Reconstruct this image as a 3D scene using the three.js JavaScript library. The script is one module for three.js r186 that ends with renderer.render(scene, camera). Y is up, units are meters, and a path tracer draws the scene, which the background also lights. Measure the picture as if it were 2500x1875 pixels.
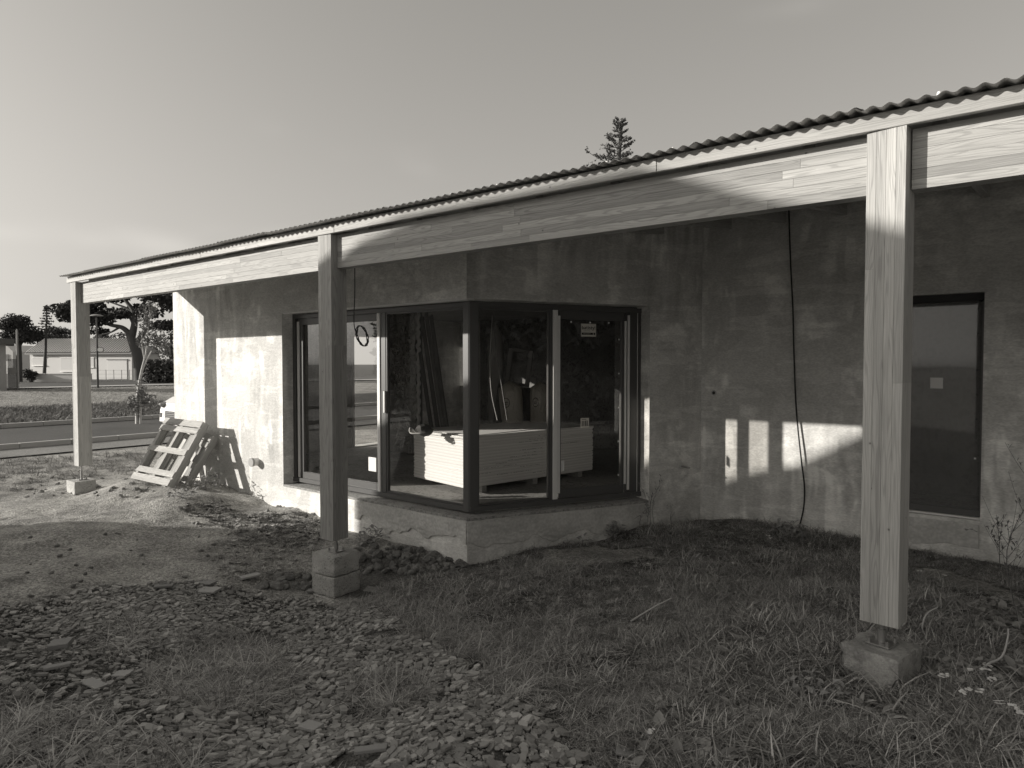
import * as THREE from 'three';
import { mergeGeometries } from 'three/addons/utils/BufferGeometryUtils.js';

// ---------------------------------------------------------------- camera, sky, sun, exposure
const scene = new THREE.Scene();
const F_PX = 1650, HORIZON = 888, CX = 1250, CY = 937.5, EYE = 1.56;
const HEADING = 52.224 * Math.PI / 180, PITCH = Math.atan((CY - HORIZON) / F_PX);
const camera = new THREE.PerspectiveCamera(2 * Math.atan(CY / F_PX) * 180 / Math.PI, 4 / 3, 0.05, 1500);
const FWD = new THREE.Vector3(-Math.cos(HEADING), 0, -Math.sin(HEADING));
const RIGHT = new THREE.Vector3(Math.sin(HEADING), 0, -Math.cos(HEADING));
const LOOK = FWD.clone().multiplyScalar(Math.cos(PITCH)).setY(-Math.sin(PITCH));
const UPV = FWD.clone().multiplyScalar(Math.sin(PITCH)).setY(Math.cos(PITCH));
camera.position.set(0, EYE, 0);
camera.lookAt(camera.position.clone().add(LOOK));

const renderer = new THREE.WebGLRenderer({ antialias: true });
renderer.toneMapping = THREE.LinearToneMapping;
renderer.toneMappingExposure = 2.9;
const SKY = 0.174;
renderer.shadowMap.enabled = true;

// seeded random numbers and tileable noise
let seed = 20231;
function rnd() { seed |= 0; seed = seed + 0x6D2B79F5 | 0; let t = Math.imul(seed ^ seed >>> 15, 1 | seed); t = t + Math.imul(t ^ t >>> 7, 61 | t) ^ t; return ((t ^ t >>> 14) >>> 0) / 4294967296; }
const rr = (a, b) => a + (b - a) * rnd();
const pick = (a) => a[Math.floor(rnd() * a.length)];
function hash(x, y, s) { let h = Math.imul(x, 374761393) ^ Math.imul(y, 668265263) ^ Math.imul(s, 1274126177); h = Math.imul(h ^ h >>> 13, 1274126177); return ((h ^ h >>> 16) >>> 0) / 4294967296; }
function noise(x, y, px, py, s) { // value noise, period px by py cells
  let xi = Math.floor(x), yi = Math.floor(y); let fx = x - xi, fy = y - yi; fx = fx * fx * (3 - 2 * fx); fy = fy * fy * (3 - 2 * fy);
  const w = (n, p) => ((n % p) + p) % p;
  const x0 = w(xi, px), x1 = w(xi + 1, px), y0 = w(yi, py), y1 = w(yi + 1, py);
  const a = hash(x0, y0, s), b = hash(x1, y0, s), c = hash(x0, y1, s), d = hash(x1, y1, s);
  return a + (b - a) * fx + (c - a + (a - b - c + d) * fx) * fy;
}
function fbm(u, v, fx, fy, oct, s) { let r = 0, a = 0.5, n = 0; for (let i = 0; i < oct; i++) { r += a * noise(u * fx, v * fy, fx, fy, s + i); n += a; a *= 0.55; fx *= 2; fy *= 2; } return r / n; }
const clamp = (x, a = 0, b = 1) => Math.min(b, Math.max(a, x));
const sstep = (a, b, x) => { const t = clamp((x - a) / (b - a)); return t * t * (3 - 2 * t); };

// the sky: the CIE clear sky for this sun, hazy towards the zenith, in the photograph's warm grey, with a few faint clouds low down
const SUN = new THREE.Vector3(-0.985, 0.388, 1).normalize();
{
  const W = 512, H = 256, data = new Float32Array(W * H * 4), d = new THREE.Vector3();
  for (let j = 0; j < H; j++) for (let i = 0; i < W; i++) {
    const el = ((j + 0.5) / H - 0.5) * Math.PI, az = ((i + 0.5) / W - 0.5) * 2 * Math.PI, e = Math.max(0, el) * 180 / Math.PI;
    d.set(Math.cos(el) * Math.cos(az), Math.sin(el), Math.cos(el) * Math.sin(az));
    const chi = Math.acos(clamp(d.dot(SUN), -1, 1)), up = Math.max(0.02, Math.sin(el));
    let L = SKY * (0.91 + 7.5 * Math.exp(-3 * chi) + 0.40 * Math.cos(chi) * Math.cos(chi)) * (1 - Math.exp(-0.5 / up));
    const n = fbm((i + 0.5) / W, (j + 0.5) / H, 24, 60, 4, 7);
    L *= 1 + 0.5 * sstep(0.60, 0.82, n) * Math.exp(-Math.pow((e - 5) / 5, 2)) + 0.16 * sstep(0.66, 0.86, n) * Math.exp(-Math.pow((e - 20) / 14, 2));
    const k = (j * W + i) * 4; data[k] = L * 1.045; data[k + 1] = L; data[k + 2] = L * 0.925; data[k + 3] = 1;
  }
  const sky = new THREE.DataTexture(data, W, H, THREE.RGBAFormat, THREE.FloatType);
  sky.mapping = THREE.EquirectangularReflectionMapping; sky.magFilter = sky.minFilter = THREE.LinearFilter; sky.needsUpdate = true;
  scene.background = sky; scene.environment = sky;
}
const sun = new THREE.DirectionalLight(new THREE.Color().setRGB(1.0, 0.955, 0.885), 2.0);
sun.position.copy(SUN).multiplyScalar(40).add(new THREE.Vector3(-5, 0, -5)); sun.target.position.set(-5, 0, -5);
sun.castShadow = true; sun.shadow.mapSize.set(4096, 4096);
Object.assign(sun.shadow.camera, { left: -45, right: 45, top: 40, bottom: -40, near: 1, far: 120 });
scene.add(sun, sun.target);

// ---------------------------------------------------------------- helpers
const V = (x, y, z) => new THREE.Vector3(x, y, z);
const used = {};
function numbered(n) { if (used[n] === undefined) { used[n] = 0; return n; } return n + '_' + String(++used[n]).padStart(3, '0'); }
function mesh(name, geo, mat, parent) { const m = new THREE.Mesh(geo, mat); m.castShadow = m.receiveShadow = true; m.name = name; if (parent) parent.add(m); return m; }
function thing(name, label, category, pos = [0, 0, 0], turn = 0, group) {
  const o = new THREE.Group(); o.name = numbered(name); o.position.set(...pos); o.rotation.y = turn;
  o.userData = { label, category }; if (group) o.userData.group = group; scene.add(o); return o;
}
function tag(o, label, category, group) { o.name = numbered(o.name); o.userData = { label, category }; if (group) o.userData.group = group; scene.add(o); return o; }
function structure(o) { o.name = numbered(o.name); o.userData.kind = 'structure'; scene.add(o); return o; }
const gray = (v) => new THREE.Color().setRGB(v * 1.008, v, v * 0.985);
const M = (v, rough = 0.85, o = {}) => new THREE.MeshStandardMaterial({ color: gray(v), roughness: rough, ...o });

// uv in metres divided by the size of the texture; "long" is the axis that runs along u
function uvMetres(g, su, sv, long = 'x', ou = 0, ov = 0) {
  const p = g.attributes.position, n = g.attributes.normal, uv = new Float32Array(p.count * 2);
  for (let i = 0; i < p.count; i++) {
    const a = [Math.abs(n.getX(i)), Math.abs(n.getY(i)), Math.abs(n.getZ(i))], P = { x: p.getX(i), y: p.getY(i), z: p.getZ(i) };
    const skip = a[0] > a[1] && a[0] > a[2] ? 'x' : a[1] > a[2] ? 'y' : 'z';
    let axes = ['x', 'y', 'z'].filter((q) => q !== skip); if (skip === 'x') axes = ['z', 'y'];
    if (axes[1] === long) axes.reverse();
    uv[2 * i] = P[axes[0]] / su + ou; uv[2 * i + 1] = P[axes[1]] / sv + ov;
  }
  g.setAttribute('uv', new THREE.BufferAttribute(uv, 2)); return g;
}
function box(x0, x1, y0, y1, z0, z1) { const g = new THREE.BoxGeometry(Math.abs(x1 - x0), Math.abs(y1 - y0), Math.abs(z1 - z0)); g.translate((x0 + x1) / 2, (y0 + y1) / 2, (z0 + z1) / 2); return g; }
const cbGeo = {};
function chamferBox(w, h, d, c = 0.004) { // box with bevelled edges, centred
  const k = [w, h, d, c].map((q) => q.toFixed(4)).join();
  if (cbGeo[k]) return cbGeo[k].clone();
  const s = new THREE.Shape(); const a = w / 2 - c, b = h / 2 - c; s.moveTo(-a, -b); s.lineTo(a, -b); s.lineTo(a, b); s.lineTo(-a, b); s.closePath();
  const g = new THREE.ExtrudeGeometry(s, { depth: d - 2 * c, bevelEnabled: true, bevelThickness: c, bevelSize: c, bevelSegments: 1 }); g.translate(0, 0, -d / 2 + c);
  cbGeo[k] = g; return g.clone();
}
const cbox = (x0, x1, y0, y1, z0, z1, c) => chamferBox(x1 - x0, y1 - y0, z1 - z0, c).translate((x0 + x1) / 2, (y0 + y1) / 2, (z0 + z1) / 2);
function strip(g) { const o = g.index ? g.toNonIndexed() : g; for (const k of Object.keys(o.attributes)) if (!['position', 'normal', 'uv', 'color'].includes(k)) o.deleteAttribute(k); o.clearGroups?.(); return o; }
const merge = (list) => mergeGeometries(list.map(strip));
function tube(pts, r0, r1 = r0, sides = 6, seg = 0) { // tapered tube along points
  const c = new THREE.CatmullRomCurve3(pts), n = seg || Math.max(3, pts.length * 3), fr = c.computeFrenetFrames(n), pos = [], idx = [];
  for (let i = 0; i <= n; i++) { const p = c.getPoint(i / n), r = r0 + (r1 - r0) * i / n;
    for (let k = 0; k < sides; k++) { const a = k / sides * 2 * Math.PI; const q = p.clone().addScaledVector(fr.normals[i], r * Math.cos(a)).addScaledVector(fr.binormals[i], r * Math.sin(a)); pos.push(q.x, q.y, q.z); } }
  for (let i = 0; i < n; i++) for (let k = 0; k < sides; k++) { const a = i * sides + k, b = i * sides + (k + 1) % sides; idx.push(a, b, a + sides, b, b + sides, a + sides); }
  const g = new THREE.BufferGeometry(); g.setAttribute('position', new THREE.Float32BufferAttribute(pos, 3)); g.setAttribute('uv', new THREE.Float32BufferAttribute(new Float32Array(pos.length / 3 * 2), 2)); g.setIndex(idx); g.computeVertexNormals(); return g;
}
function tex(w, h, fn, srgb = true) { // fn(u, v) -> grey 0..1, in display values when srgb
  const d = new Uint8Array(w * h * 4);
  for (let j = 0; j < h; j++) for (let i = 0; i < w; i++) { const q = fn((i + 0.5) / w, (j + 0.5) / h), k = (j * w + i) * 4; const c = clamp(q) * 255; d[k] = c; d[k + 1] = c; d[k + 2] = srgb ? c * 0.993 : c; d[k + 3] = 255; }
  const t = new THREE.DataTexture(d, w, h); t.wrapS = t.wrapT = THREE.RepeatWrapping; t.magFilter = THREE.LinearFilter; t.minFilter = THREE.LinearMipmapLinearFilter; t.generateMipmaps = true; if (srgb) t.colorSpace = THREE.SRGBColorSpace; t.needsUpdate = true; return t;
}
// photograph pixel -> direction; distance always comes from what is touched there
const ray = (x, y) => LOOK.clone().addScaledVector(RIGHT, (x - CX) / F_PX).addScaledVector(UPV, -(y - CY) / F_PX);
const onZ = (x, y, z) => { const d = ray(x, y); return camera.position.clone().addScaledVector(d, z / d.z); };
const atDepth = (x, y, zc) => camera.position.clone().addScaledVector(ray(x, y), zc);

// ---------------------------------------------------------------- procedural textures
const plasterTex = tex(1024, 1024, (u, v) => { // 8 m by 4 m: streaked cement render
  const big = fbm(u, v, 10, 6, 4, 11), mid = fbm(u, v, 40, 22, 4, 21), fine = noise(u * 512, v * 512, 512, 512, 31);
  const wob = (fbm(u, v, 16, 8, 3, 41) - 0.5) * 0.02;
  const streak = fbm(u + wob, v, 90, 5, 3, 51), gate = sstep(0.42, 0.68, fbm(u, v, 9, 5, 3, 61));
  const pale = sstep(0.54, 0.70, fbm(u + wob, v, 26, 12, 5, 71)) * sstep(0.35, 0.6, mid);
  const drip = sstep(0.60, 0.74, fbm(u + wob * 0.5, v, 60, 4, 3, 91)) * sstep(0.4, 0.6, fbm(u, v, 8, 6, 3, 97));
  const scrape = sstep(0.62, 0.66, fbm(u, v, 14, 40, 4, 81)) * 0.05;
  const arc = fbm(u * 0.5 + v * 0.35 + wob * 2, v * 0.6 - u * 0.2, 12, 70, 2, 85) * sstep(0.5, 0.62, fbm(u, v, 12, 7, 2, 87));
  const patch = sstep(0.545, 0.56, fbm(u + wob * 2, v + wob, 13, 7, 4, 93)) * 0.035;
  return 0.77 + patch + arc * 0.06 + (big - 0.5) * 0.08 + (mid - 0.5) * 0.06 + (streak - 0.5) * 0.24 * gate + pale * 0.10 + drip * 0.10 + scrape + (fine - 0.5) * 0.11;
});
const plasterBump = tex(512, 512, (u, v) => 0.5 + (noise(u * 170, v * 170, 170, 170, 5) - 0.5) * 0.5 + (fbm(u, v, 40, 40, 3, 6) - 0.5) * 0.5 + (fbm(u, v, 6, 90, 2, 8) - 0.5) * 0.25, false);
const woodTex = tex(1024, 512, (u, v) => { // 2.4 m along, 0.5 m across
  const w = fbm(u, v, 3, 6, 3, 101), rings = Math.sin((v * 22 + w * 9 + fbm(u, v, 2, 20, 2, 111) * 3) * 6.283);
  const fib = fbm(u, v, 24, 220, 2, 121), tone = fbm(u, v, 2, 10, 2, 131);
  let q = 0.80 + (tone - 0.5) * 0.16 + (fib - 0.5) * 0.13 - 0.085 * sstep(0.2, 1, rings) * (0.4 + 1.2 * tone);
  for (const [ku, kv, r] of [[0.21, 0.31, 0.010], [0.63, 0.71, 0.012], [0.86, 0.12, 0.008], [0.43, 0.9, 0.009]]) { const d = Math.hypot((u - ku) * 4.8, v - kv) / r; if (d < 5) { q -= 0.34 * Math.exp(-d * d * 0.9) + 0.06 * Math.exp(-d * 0.7) * (0.5 + 0.5 * Math.sin(d * 7)); } }
  return q;
});
const woodBump = tex(512, 512, (u, v) => fbm(u, v, 12, 200, 2, 141), false);
const soilTex = tex(1024, 1024, (u, v) => 0.62 + (fbm(u, v, 7, 7, 4, 151) - 0.5) * 0.34 + (noise(u * 300, v * 300, 300, 300, 161) - 0.5) * 0.30 + (noise(u * 120, v * 120, 120, 120, 163) - 0.5) * 0.22);
const soilBump = tex(1024, 1024, (u, v) => fbm(u, v, 30, 30, 5, 171) * 0.6 + noise(u * 260, v * 260, 260, 260, 175) * 0.4, false);
const concTex = tex(512, 512, (u, v) => 0.74 + (fbm(u, v, 5, 5, 4, 181) - 0.5) * 0.22 + (noise(u * 200, v * 200, 200, 200, 191) - 0.5) * 0.12 - 0.18 * sstep(0.66, 0.72, noise(u * 70, v * 70, 70, 70, 195)) * noise(u * 9, v * 9, 9, 9, 196));
const asphaltTex = tex(512, 512, (u, v) => 0.72 + (fbm(u, v, 4, 4, 4, 201) - 0.5) * 0.2 + (noise(u * 220, v * 220, 220, 220, 205) - 0.5) * 0.2);
const foilBump = tex(512, 512, (u, v) => { const w = fbm(u, v, 10, 6, 3, 211); const a = Math.abs(fbm(u + w * 0.05, v, 36, 9, 3, 221) - 0.5) * 2, b = Math.abs(fbm(u, v + w * 0.05, 14, 20, 3, 231) - 0.5) * 2; return 1 - Math.min(a, b * 1.2); }, false);

// ---------------------------------------------------------------- materials
const plaster = M(1.0, 0.92, { map: plasterTex, bumpMap: plasterBump, bumpScale: 0.006 });
const plinthTex = tex(1024, 512, (u, v) => { const w = fbm(u, v, 20, 12, 4, 903); const c = Math.abs(fbm(u + w * 0.03, v + w * 0.04, 34, 22, 3, 911) - 0.5); return 0.735 + (fbm(u, v, 30, 18, 4, 921) - 0.5) * 0.2 + (noise(u * 500, v * 250, 500, 250, 931) - 0.5) * 0.1 - 0.30 * sstep(0.012, 0.003, c) * sstep(0.48, 0.6, fbm(u, v, 16, 9, 2, 941)); });
const plinthMat = M(1.0, 0.95, { map: plinthTex, bumpMap: plasterBump, bumpScale: 0.012 });
const woods = [0.60, 0.66, 0.71, 0.76, 0.82].map((v) => M(v, 0.7, { map: woodTex, bumpMap: woodBump, bumpScale: 0.0015 }));
const beamWoods = [0.52, 0.60, 0.66, 0.72, 0.80].map((v) => M(v, 0.68, { map: woodTex, bumpMap: woodBump, bumpScale: 0.0012 }));
const palletWood = [0.62, 0.72, 0.80].map((v) => M(v, 0.85, { map: woodTex, bumpMap: woodBump, bumpScale: 0.003 }));
const roofMat = M(0.52, 0.55, { metalness: 0.3 });
const deckMat = M(0.42, 0.9);
const frameMat = M(0.085, 0.42);
const filmMat = M(0.74, 0.5);
const gasket = M(0.02, 0.6);
const glass = new THREE.MeshPhysicalMaterial({ color: gray(0.93), roughness: 0, transmission: 1, thickness: 0, ior: 1.52 });
const doorGlass = new THREE.MeshPhysicalMaterial({ color: gray(0.62), roughness: 0.03, transmission: 0.82, thickness: 0, ior: 1.6 });
const concrete = M(0.95, 0.92, { map: concTex, bumpMap: soilBump, bumpScale: 0.004 });
const screed = M(0.55, 0.8, { map: concTex });
const white = M(0.82, 0.6), paper = M(0.72, 0.8), black = M(0.02, 0.5), metal = M(0.4, 0.4, { metalness: 0.8 });
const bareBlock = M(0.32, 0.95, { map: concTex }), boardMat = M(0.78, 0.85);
console.log('textures done');

// ---------------------------------------------------------------- the ground
const zA = -5.22, zB = -7.9, REC = 0.16;
const K = V(-4.635, 0, zA), Q = V(-3.21, 0, zB);
const bDir = Q.clone().sub(K).normalize(), bNor = V(-bDir.z, 0, bDir.x), BL = K.distanceTo(Q), bTurn = Math.atan2(-bDir.z, bDir.x);
const ctrl = [ // u, z, height
  [0, 0, 0.0], [0, -3.2, 0.0], [-0.6, -3.9, -0.07], [-1.6, -2, -0.05], [-3, -1, -0.12], [3, -3, 0.02], [4, 1, 0.05], [-1, -5, -0.16], [-2, -5.6, -0.27], [0.5, -6, -0.2],
  [-3.4, -2.6, -0.3], [-4.4, -3, -0.46], [-5.0, -3.6, -0.63], [-5.3, -3.8, -0.60], [-4.9, -4.2, -0.56], [-4.2, -4.2, -0.46], [-3.2, -4.2, -0.34], [-4.63, -5.2, -0.52], [-5.4, -5.1, -0.46], [-6.4, -5.2, -0.46], [-7.9, -5.2, -0.36], [-8.9, -5.2, -0.30],
  [-9.6, -4.35, -0.13], [-9.7, -4.75, -0.24], [-10.2, -4.4, -0.11], [-9.0, -4.4, -0.14], [-10.9, -5.2, -0.25], [-11, -3.85, -0.34], [-11.6, -3.4, -0.33], [-10.3, -3.5, -0.30], [-9.2, -3.4, -0.30], [-8.7, -2.6, -0.22], [-7, -2, -0.30], [-6.4, -3.2, -0.42], [-7.4, -4.2, -0.36], [-5.5, -2.2, -0.38], [-5, -1, -0.25],
  [-4.0, -6.4, -0.44], [-3.3, -7.5, -0.37], [-2.6, -7.8, -0.25], [-1.9, -7.8, -0.31], [-0.5, -7.8, -0.36], [1.5, -7.7, -0.3], [3.5, -7, -0.2], [-2.8, -6.8, -0.3], [-3, -5.6, -0.36],
  [-13, -1, -0.25], [-14.5, -4, -0.3], [-15, -8, -0.3], [-9, 2, -0.15], [-13, -6, -0.28], [-14, 3, -0.2], [5, -8, -0.25],
];
function farHeight(u) { return u > -17 ? -0.3 : u > -30 ? -0.3 + (-17 - u) / 13 * 0.2 : u > -48 ? -0.1 + (-30 - u) / 18 * 0.27 : 0.17 + Math.min(0.3, (-48 - u) * 0.004); }
function height(u, z) {
  let s = 0, w = 0; for (const [a, b, h] of ctrl) { const d = (u - a) * (u - a) + (z - b) * (z - b), q = 1 / Math.pow(d + 0.12, 1.8); s += q * h; w += q; }
  let h = s / w; const fu = sstep(-13.2, -15.4, u), far = sstep(6, 14, Math.max(z, u, -z - 4));
  h += (farHeight(u) - h) * fu; h += ((u < -15 ? farHeight(u) : -0.2) - h) * far;
  const near = (1 - fu) * (1 - far);
  return h + near * ((noise(u * 1.7 + 50, z * 1.7 + 50, 997, 997, 301) - 0.5) * 0.06 + (noise(u * 5 + 50, z * 5 + 50, 997, 997, 302) - 0.5) * 0.03 + (noise(u * 14 + 90, z * 14 + 90, 997, 997, 303) - 0.5) * 0.014);
}
function onGround(x, y) { // first hit of a pixel's ray with the terrain
  const d = ray(x, y); let a = 0.8, b = a; for (b = a; b < 70; b += 0.06) { const p = camera.position.clone().addScaledVector(d, b); if (p.y < height(p.x, p.z)) break; a = b; }
  for (let i = 0; i < 12; i++) { const m = (a + b) / 2, p = camera.position.clone().addScaledVector(d, m); if (p.y < height(p.x, p.z)) b = m; else a = m; }
  const p = camera.position.clone().addScaledVector(d, b); p.y = height(p.x, p.z); return p;
}
const outline = (list) => list.map(([x, y]) => { const p = onGround(x, y); return [p.x, p.z]; });
function inside(poly, x, z) { let c = false; for (let i = 0, j = poly.length - 1; i < poly.length; j = i++) { const [xi, zi] = poly[i], [xj, zj] = poly[j]; if ((zi > z) !== (zj > z) && x < (xj - xi) * (z - zi) / (zj - zi) + xi) c = !c; } return c; }
const slatePoly = outline([[0, 1500], [130, 1480], [300, 1440], [430, 1436], [620, 1450], [780, 1472], [930, 1492], [1010, 1560], [1150, 1640], [1260, 1740], [1400, 1875], [1500, 2100], [600, 2300], [-400, 2100], [-400, 1560]]);
const grassPoly = outline([[900, 1480], [960, 1420], [1140, 1376], [1300, 1335], [1450, 1298], [1600, 1282], [1712, 1268], [2000, 1300], [2110, 1310], [2500, 1385], [2900, 1420], [3100, 1900], [2400, 2300], [1560, 2200], [1340, 1875], [1250, 1720], [1120, 1620], [1010, 1560]]);
const clumpA = outline([[380, 1640], [420, 1560], [560, 1540], [680, 1590], [720, 1680], [640, 1740], [480, 1740], [400, 1700]]);
const clumpB = outline([[840, 1700], [880, 1650], [1000, 1650], [1060, 1700], [960, 1735], [860, 1730]]);
const clumpC = outline([[-200, 1640], [60, 1660], [240, 1740], [360, 1800], [520, 1875], [560, 2000], [-200, 2000]]);
const clumpD = outline([[210, 1560], [300, 1500], [400, 1520], [370, 1600], [270, 1620]]);
const litterPoly = outline([[560, 1300], [700, 1285], [770, 1330], [760, 1400], [640, 1430], [520, 1420], [500, 1350]]);
const bare1 = outline([[1310, 1345], [1420, 1330], [1560, 1335], [1585, 1362], [1440, 1380], [1330, 1375]]), bare2 = outline([[2225, 1385], [2330, 1388], [2500, 1450], [2500, 1480], [2380, 1448], [2280, 1418]]), bare3 = outline([[1640, 1300], [1700, 1302], [1690, 1318], [1640, 1316]]);
const jig = (u, z, k, s) => (fbm((u + 60) / 40, (z + 60) / 40, 70, 70, 3, s) - 0.5) * k;
const inSoft = (poly, u, z, k = 0.7) => inside(poly, u + jig(u, z, k, 71), z + jig(u, z, k, 72));
const isBare = (u, z) => inSoft(bare1, u, z, 0.5) || inSoft(bare2, u, z, 0.4) || inSoft(bare3, u, z, 0.3);
const paving = (u) => u < -15.9 && u > -22.6;

const ground = new THREE.Group(); ground.name = 'ground'; structure(ground);
{
  const axis = (list) => { const o = []; for (const [a, b, st] of list) { const n = Math.round((b - a) / st); for (let i = 0; i < n; i++) o.push(a + (b - a) * i / n); } o.push(list[list.length - 1][1]); return o; };
  const us = axis([[-700, -120, 60], [-120, -50, 6], [-50, -16, 1.2], [-16, -12, 0.2], [-12, 2, 0.05], [2, 6, 0.2], [6, 30, 3], [30, 400, 50]]);
  const zs = axis([[-700, -120, 60], [-120, -40, 6], [-40, -9, 1.2], [-9, -7.9, 0.12], [-7.9, 0.5, 0.05], [0.5, 4, 0.15], [4, 30, 2.5], [30, 400, 50]]);
  const pos = [], col = [], uv = [], idx = [];
  for (const z of zs) for (const u of us) {
    const h = height(u, z); pos.push(u, h, z); uv.push(u / 2.2, z / 2.2);
    let v; // base colour of the soil, with the shadow over the verge painted in
    const n = fbm((u + 60) / 40, (z + 60) / 40, 40, 40, 3, 401);
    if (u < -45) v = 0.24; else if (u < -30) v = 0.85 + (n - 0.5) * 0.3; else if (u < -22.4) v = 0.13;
    else {
      v = 0.95 + (n - 0.5) * 0.6;
      if (isBare(u, z)) v = 0.85; else if (inSoft(grassPoly, u, z)) v = 0.26 + (n - 0.5) * 0.2; else if (inSoft(slatePoly, u, z)) v = 0.28;
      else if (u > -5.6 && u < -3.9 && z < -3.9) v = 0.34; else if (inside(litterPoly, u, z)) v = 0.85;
    }
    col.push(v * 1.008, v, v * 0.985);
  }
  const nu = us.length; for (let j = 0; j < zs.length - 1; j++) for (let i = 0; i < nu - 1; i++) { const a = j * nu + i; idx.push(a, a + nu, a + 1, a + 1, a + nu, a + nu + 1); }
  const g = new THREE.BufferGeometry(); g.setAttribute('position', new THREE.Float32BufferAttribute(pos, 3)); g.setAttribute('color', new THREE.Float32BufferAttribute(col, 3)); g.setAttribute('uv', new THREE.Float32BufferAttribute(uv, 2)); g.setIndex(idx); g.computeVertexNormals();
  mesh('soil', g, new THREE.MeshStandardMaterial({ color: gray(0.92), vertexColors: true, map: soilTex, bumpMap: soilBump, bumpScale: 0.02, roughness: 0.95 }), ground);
}
console.log('soil done');
function instanced(name, geo, mat, mats, cols) { const m = new THREE.InstancedMesh(geo, mat, mats.length); mats.forEach((q, i) => m.setMatrixAt(i, q)); if (cols) cols.forEach((c, i) => m.setColorAt(i, c)); m.name = name; m.castShadow = m.receiveShadow = true; return m; }
const slope = (u, z) => V(height(u - 0.03, z) - height(u + 0.03, z), 0.06, height(u, z - 0.03) - height(u, z + 0.03)).normalize();

// slate chips: angular flat flakes
function flake(sides, t) {
  const s = new THREE.Shape(), asp = rr(0.45, 0.95); for (let i = 0; i < sides; i++) { const a = (i + rr(-0.28, 0.28)) / sides * 6.283, r = rr(0.78, 1.1) * 0.5; s[i ? 'lineTo' : 'moveTo'](Math.cos(a) * r, Math.sin(a) * r * asp); }
  s.closePath(); const g = new THREE.ExtrudeGeometry(s, { depth: t, bevelEnabled: true, bevelThickness: t * 0.1, bevelSize: 0.012, bevelSegments: 1 }); g.rotateX(-Math.PI / 2); return strip(g);
}
const flakes = []; for (let i = 0; i < 10; i++) flakes.push(flake(4 + i % 4, rr(0.12, 0.32)));
const slateMats = [0.20, 0.25, 0.29, 0.38].map((v) => M(v, 0.72, { bumpMap: soilBump, bumpScale: 0.002 }));
{
  const list = flakes.map(() => []), cols = flakes.map(() => []), big = [];
  const us = slatePoly.map((p) => p[0]), zs = slatePoly.map((p) => p[1]), u0 = Math.min(...us), u1 = Math.max(...us), z0 = Math.min(...zs), z1 = Math.max(...zs);
  const q = new THREE.Quaternion(), e = new THREE.Euler();
  let made = 0;
  for (let i = 0; i < 100000 && made < 36000; i++) {
    const u = rr(u0, u1), z = rr(z0, z1), d = Math.hypot(u, z); if (d < 0.9 || d > 9 || !inSoft(slatePoly, u, z)) continue; if (rnd() < sstep(0.46, 0.62, fbm((u + 60) / 40, (z + 60) / 40, 48, 48, 3, 77)) * 0.75) continue;
    if (noise(u * 2.2 + 40, z * 2.2 + 40, 997, 997, 55) < 0.13) continue;
    made++;
    const s = Math.min(0.13, 0.014 + Math.pow(rnd(), 2.4) * 0.056), n = slope(u, z), flat = rnd() < 0.72 ? 0.22 : 0.6;
    e.set(rr(-flat, flat), rr(0, 6.283), rr(-flat, flat)); q.setFromUnitVectors(V(0, 1, 0), n).multiply(new THREE.Quaternion().setFromEuler(e));
    const m = new THREE.Matrix4().compose(V(u, height(u, z) + rr(-0.004, 0.012 + s * 0.12), z), q, V(s, s * rr(0.5, 0.95), s));
    const k = Math.floor(rnd() * flakes.length), c = 0.72 + Math.pow(rnd(), 2.2) * 0.9;
    if (s > 0.038 && d > 1.6) big.push([s / d, m, k, c]); else { list[k].push(m); cols[k].push(gray(c)); }
  }
  big.sort((a, b) => b[0] - a[0]);
  big.forEach(([, m, k, c], i) => { if (i < 300) { const o = mesh('slate_chip', flakes[k], slateMats[Math.min(3, Math.floor((c - 0.72) / 0.9 * 4))], ground); o.applyMatrix4(m); } else { list[k].push(m); cols[k].push(gray(c)); } });
  const gm = M(0.30, 0.72); const bed = new THREE.Group(); bed.name = 'slate_gravel'; bed.userData.kind = 'stuff'; ground.add(bed); list.forEach((l, k) => bed.add(instanced('flakes', flakes[k], gm, l, cols[k])));
}
// broken slates and tile scraps lying on the bed, and rubble round the middle footing
function lump(r, seedN, fl = 0.75) { const g = new THREE.IcosahedronGeometry(r, 1), p = g.attributes.position; for (let i = 0; i < p.count; i++) { const x = p.getX(i), y = p.getY(i), z = p.getZ(i); const k = 0.72 + 0.5 * hash(Math.round(x / r * 50), Math.round(y / r * 50) + Math.round(z / r * 50) * 31, seedN); p.setXYZ(i, x * k, y * k * fl, z * k); } g.computeVertexNormals(); return uvMetres(g, 0.5, 0.5); }
const lumps = [1, 2, 3, 4, 5].map((s) => lump(0.5, s));
const stoneMats = [0.34, 0.42, 0.52].map((v) => M(v, 0.95, { map: concTex, bumpMap: soilBump, bumpScale: 0.004 }));
function rock(x, y, s, mat = pick(stoneMats), name = 'rubble_stone') { const p = onGround(x, y), o = mesh(name, pick(lumps), mat, ground); o.position.copy(p).add(V(0, s * 0.12, 0)); o.rotation.set(rr(-0.5, 0.5), rr(0, 6), rr(-0.5, 0.5)); o.scale.set(s * rr(0.8, 1.3), s * rr(0.7, 1), s * rr(0.8, 1.2)); return o; }
for (let i = 0; i < 120; i++) { const t = rnd(); rock(880 + t * 250 + rr(-20, 20), 1330 + t * 40 + rr(-10, 70) * (1 - t * 0.45), rr(0.04, 0.12)); }
for (let i = 0; i < 14; i++) rock(rr(640, 760), rr(1395, 1440), rr(0.06, 0.13));
for (let i = 0; i < 60; i++) rock(rr(20, 420), rr(1165, 1215), rr(0.03, 0.08), stoneMats[2], 'pale_stone');
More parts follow.
